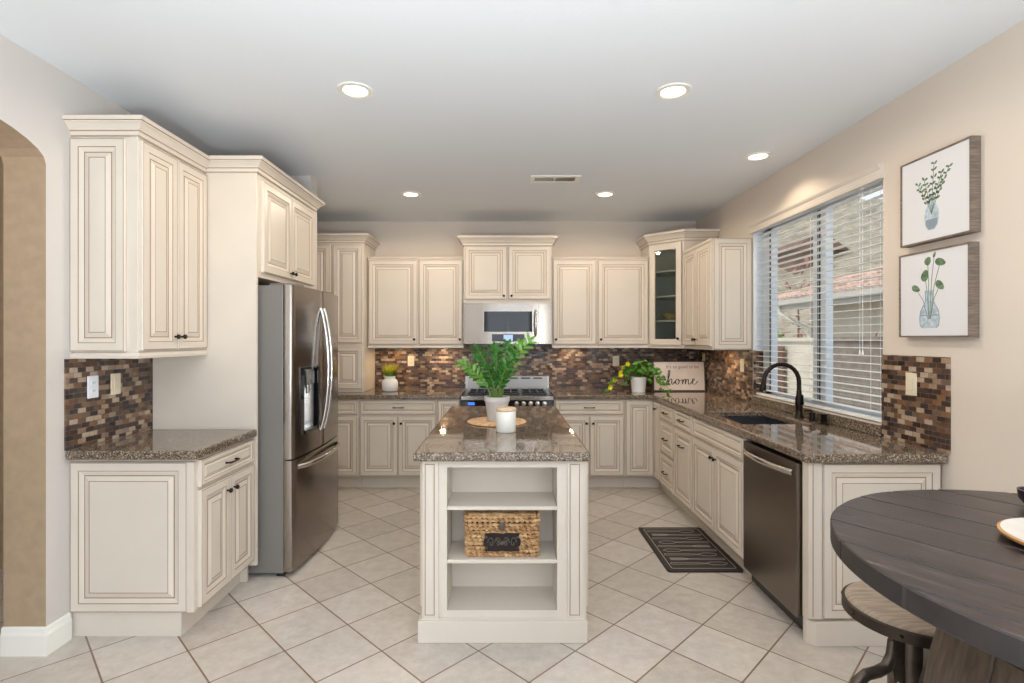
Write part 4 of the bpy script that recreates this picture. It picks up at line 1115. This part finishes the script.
# ------------------------------------------------------------------ stool
SZ = .70
t = thing('stool', 'industrial stool with a round pale wood seat and iron legs tucked by the round table', 'stool', (1.212, 1.575, 0), 0)
MB().lathe([(0, SZ-.004), (.150, SZ-.004), (.160, SZ-.007), (.168, SZ-.014), (.170, SZ-.03), (0, SZ-.03)], n=48).build('seat', 'seatwood', t)
mb = MB().lathe([(.1705, SZ-.016), (.177, SZ-.018), (.177, SZ-.048), (.160, SZ-.052), (.02, SZ-.052), (.02, SZ-.031), (.1705, SZ-.031)], n=48)
for k in range(8): a = 2*PI*k/8; mb.sphere((.177*math.cos(a), .177*math.sin(a), SZ-.033), .006, 6)
mb.build('rim_band', 'hoop', t, weld=False)
mb = MB().cyl((0, 0, .27), (0, 0, SZ-.05), .017, 14)
for k in range(40): mb.lathe([(.017, 0), (.0195, .003), (.017, .006)], (0, 0, (.39+k*.0058)), 14)
mb.build('screw_post', 'castiron', t, weld=False)
mb = MB().lathe([(0, .45), (.030, .45), (.032, .57), (.027, .61), (0, .61)], n=18)
for k in range(3):
    a = 2*PI/3*k+math.radians(187); c, s = math.cos(a), math.sin(a)
    mb.extrude([(.028, .46), (.066, .475), (.070, .61), (.060, .622), (.028, .622)], -.008, .008, lambda u, v, q: (u*c-q*s, u*s+q*c, v))
    mb.sphere((.045*c+.009*s, .045*s-.009*c, .59), .006, 6); mb.sphere((.045*c+.009*s, .045*s-.009*c, .51), .006, 6)
mb.build('bracket', 'castiron', t, weld=False)
for k in range(3):
    a = 2*PI/3*k+math.radians(187); c, s = math.cos(a), math.sin(a)
    P = [(.062, .59), (.066, .545), (.082, .512), (.112, .500), (.148, .494), (.178, .474), (.196, .42), (.210, .28), (.226, .10), (.232, .012)]
    MB().tube([(r_*c, r_*s, z) for r_, z in P], [.013, .015, .016, .016, .016, .016, .015, .014, .013, .015], 10).build('leg', 'castiron', t)
MB().tube([(.208*math.cos(2*PI*i/40), .208*math.sin(2*PI*i/40), .26) for i in range(40)], .009, 8, cyc=True).build('footrest_ring', 'castiron', t)

# ------------------------------------------------------------------ outside the kitchen window
struct(MB().box(XR+.15, 30, -10, 60, -.35, -.25).build('ground', 'block'))
# block garden wall
o = MB().box(4.6, 4.75, 1.0, 7.6, -.25, 1.46).box(4.56, 4.79, 1.0, 7.6, 1.46, 1.51).build('garden_wall', 'block', weld=False)
tag(o, 'grey block garden wall outside the kitchen window', 'wall')
o = MB().box(4.6, 4.75, 7.62, 13.0, -.25, 1.44).box(4.56, 4.79, 7.62, 13.0, 1.44, 1.50).build('garden_wall', 'stucco', weld=False)
tag(o, 'cream rendered garden wall beyond the grey block wall outside', 'wall')
t = thing('garden_gate', 'dark brown slatted gate against the cream garden wall outside', 'gate', (4.53, 8.6, -.25))
mb = MB()
for i in range(5): mb.box(-.02, .02, i*.078, i*.078+.07, .02, 1.62)
mb.box(-.022, .028, -.02, .41, .3, .38).box(-.022, .028, -.02, .41, 1.3, 1.38)
mb.build('gate_panel', 'brown_roof', t, weld=False)
# neighbour's house
t = thing('house', 'neighbouring cream house with a terracotta tiled hip roof seen through the blind', 'house', (0, 0, 0))
EX, EY, EZ = 7.0, 13.6, 2.43
MB().box(EX+.55, 18, -2, EY-.55, -.25, EZ+.05).build('wall', 'stucco', t)
mb = MB(); RH = 5.2; pitch = .36
zc = EZ+RH*pitch
mb.add([(EX, -3, EZ), (EX, EY, EZ), (EX+RH, EY-RH, zc), (EX+RH, -3, zc)], [(0, 1, 2, 3)])
mb.add([(EX, EY, EZ), (EX+2*RH, EY, EZ), (EX+RH, EY-RH, zc)], [(0, 1, 2)])
mb.add([(EX, -3, EZ-.06), (EX, EY, EZ-.06), (EX+2*RH, EY, EZ-.06), (EX+2*RH, -3, EZ-.06)], [(0, 1, 2, 3)])
rf = mb.build('roof', 'tile_roof', t, weld=False)
mb = MB(); pz = pitch/math.hypot(1, pitch)
y = EY-.15
while y > 5.5:   # barrel tile courses running up the slope
    L = min(EY-y, RH); L = max(.3, L)
    pts = []
    k = 0
    while k*.36 < L:
        u0, u1 = k*.36, min(L, (k+1)*.36)
        pts.append([(EX-.03+u0, y, EZ+.03+u0*pitch), (EX-.03+u1, y, EZ+.02+u1*pitch)]); k += 1
    for a_, b_ in pts: mb.tube([a_, b_], [.095, .075], 6)
    y -= .21
mb.tube([(EX, EY, EZ+.05), (EX+RH, EY-RH, zc+.05)], .12, 6)
mb.build('roof_tiles', 'tile_roof', t, weld=False)
MB().box(EX-.14, EX-.01, -3, EY+.05, EZ-.12, EZ+.0).box(EX-.01, EX+.03, -3, EY, EZ-.22, EZ-.06).build('gutter', 'gutter', t, weld=False)
MB().tube([(EX-.07, EY-.2, EZ-.12), (EX-.07, EY-.2, EZ-.28), (EX+.25, EY-.4, EZ-.55), (EX+.48, EY-.62, EZ-.70), (EX+.48, EY-.62, -.2)], .05, 8).build('downspout', 'white_paint', t)
# dry hillside
mb = MB(); N = 46
r = random.Random(2); xs = [9+i*2.0 for i in range(N)]; ys = [4+j*2.0 for j in range(N)]
def hz(x, y):
    d = max(0, (x-19)*.62+(y-22)*.55)
    return -.25+d*.62*(1-.0015*d)+math.sin(x*.31+y*.2)*.5*min(1, d/6)+math.sin(x*.9-y*.7)*.25*min(1, d/6)
def zz(i, j): return (xs[i], ys[j], min(hz(xs[i], ys[j]), 14+12*max(0, min(1, (ys[j]-1.5*xs[i])/6))+.4*math.sin(ys[j]*.8)))
mb.add([zz(i, j) for i in range(N) for j in range(N)], [(i*N+j, (i+1)*N+j, (i+1)*N+j+1, i*N+j+1) for i in range(N-1) for j in range(N-1)], 0, True)
o = mb.build('hillside', 'hill'); tag(o, kind='structure')
t = thing('hillside_house', 'distant brown-roofed house high on the hillside outside', 'house', (22.4, 40, 7.6))
MB().box(-1.6, 1.6, -2, 2, -4, .2).build('wall', 'brown_roof', t)
MB().extrude([(-2.1, 0), (2.1, 0), (0, 1.4)], -2.5, 2.5, lambda u, v, s: (u, s, .2+v)).build('roof', 'brown_roof', t)
def bush(name, label, loc, R, m, n, seed, cat='shrub', lw=.09):
    r = random.Random(seed); mb = MB()
    for i in range(n):
        d = Vector((r.gauss(0, 1), r.gauss(0, 1), r.gauss(0, 1))).normalized(); p = Vector((d.x*R[0], d.y*R[1], d.z*R[2]))*r.uniform(.5, 1)+Vector((0, 0, R[2]))
        leaf(mb, p, d+Vector((r.uniform(-.6, .6), r.uniform(-.6, .6), .3)), (r.uniform(-1, 1), -.3, 1), lw*2, lw, .2, n=2)
    t = thing(name, label, cat, loc)
    MB().tube([(0, 0, 0), (.03, 0, R[2]*.8), (0, .05, R[2]*1.4)], [.05, .04, .02], 6).build('trunk', 'brown_roof', t)
    mb.build('foliage', m, t, weld=False); return t
bush('bush', 'green bush beyond the far corner of the neighbouring house', (6.9, 15.2, -.25), (.9, .9, 1.3), 'bush', 700, 4)
bush('bush', 'green bush at the far left behind the cream garden wall', (5.9, 12.0, -.25), (.5, .5, .95), 'bush', 450, 6)
bush('shrub', 'red-leaved shrub against the neighbouring house at the right of the window', (6.55, 9.1, -.25), (.45, .35, 1.05), 'redleaf', 130, 8, lw=.07)
bush('tree', 'reddish tree on the slope left of the tiled roof outside', (10.8, 19.5, .5), (1.8, 1.8, 2.0), 'redleaf', 170, 12, 'tree', .16)
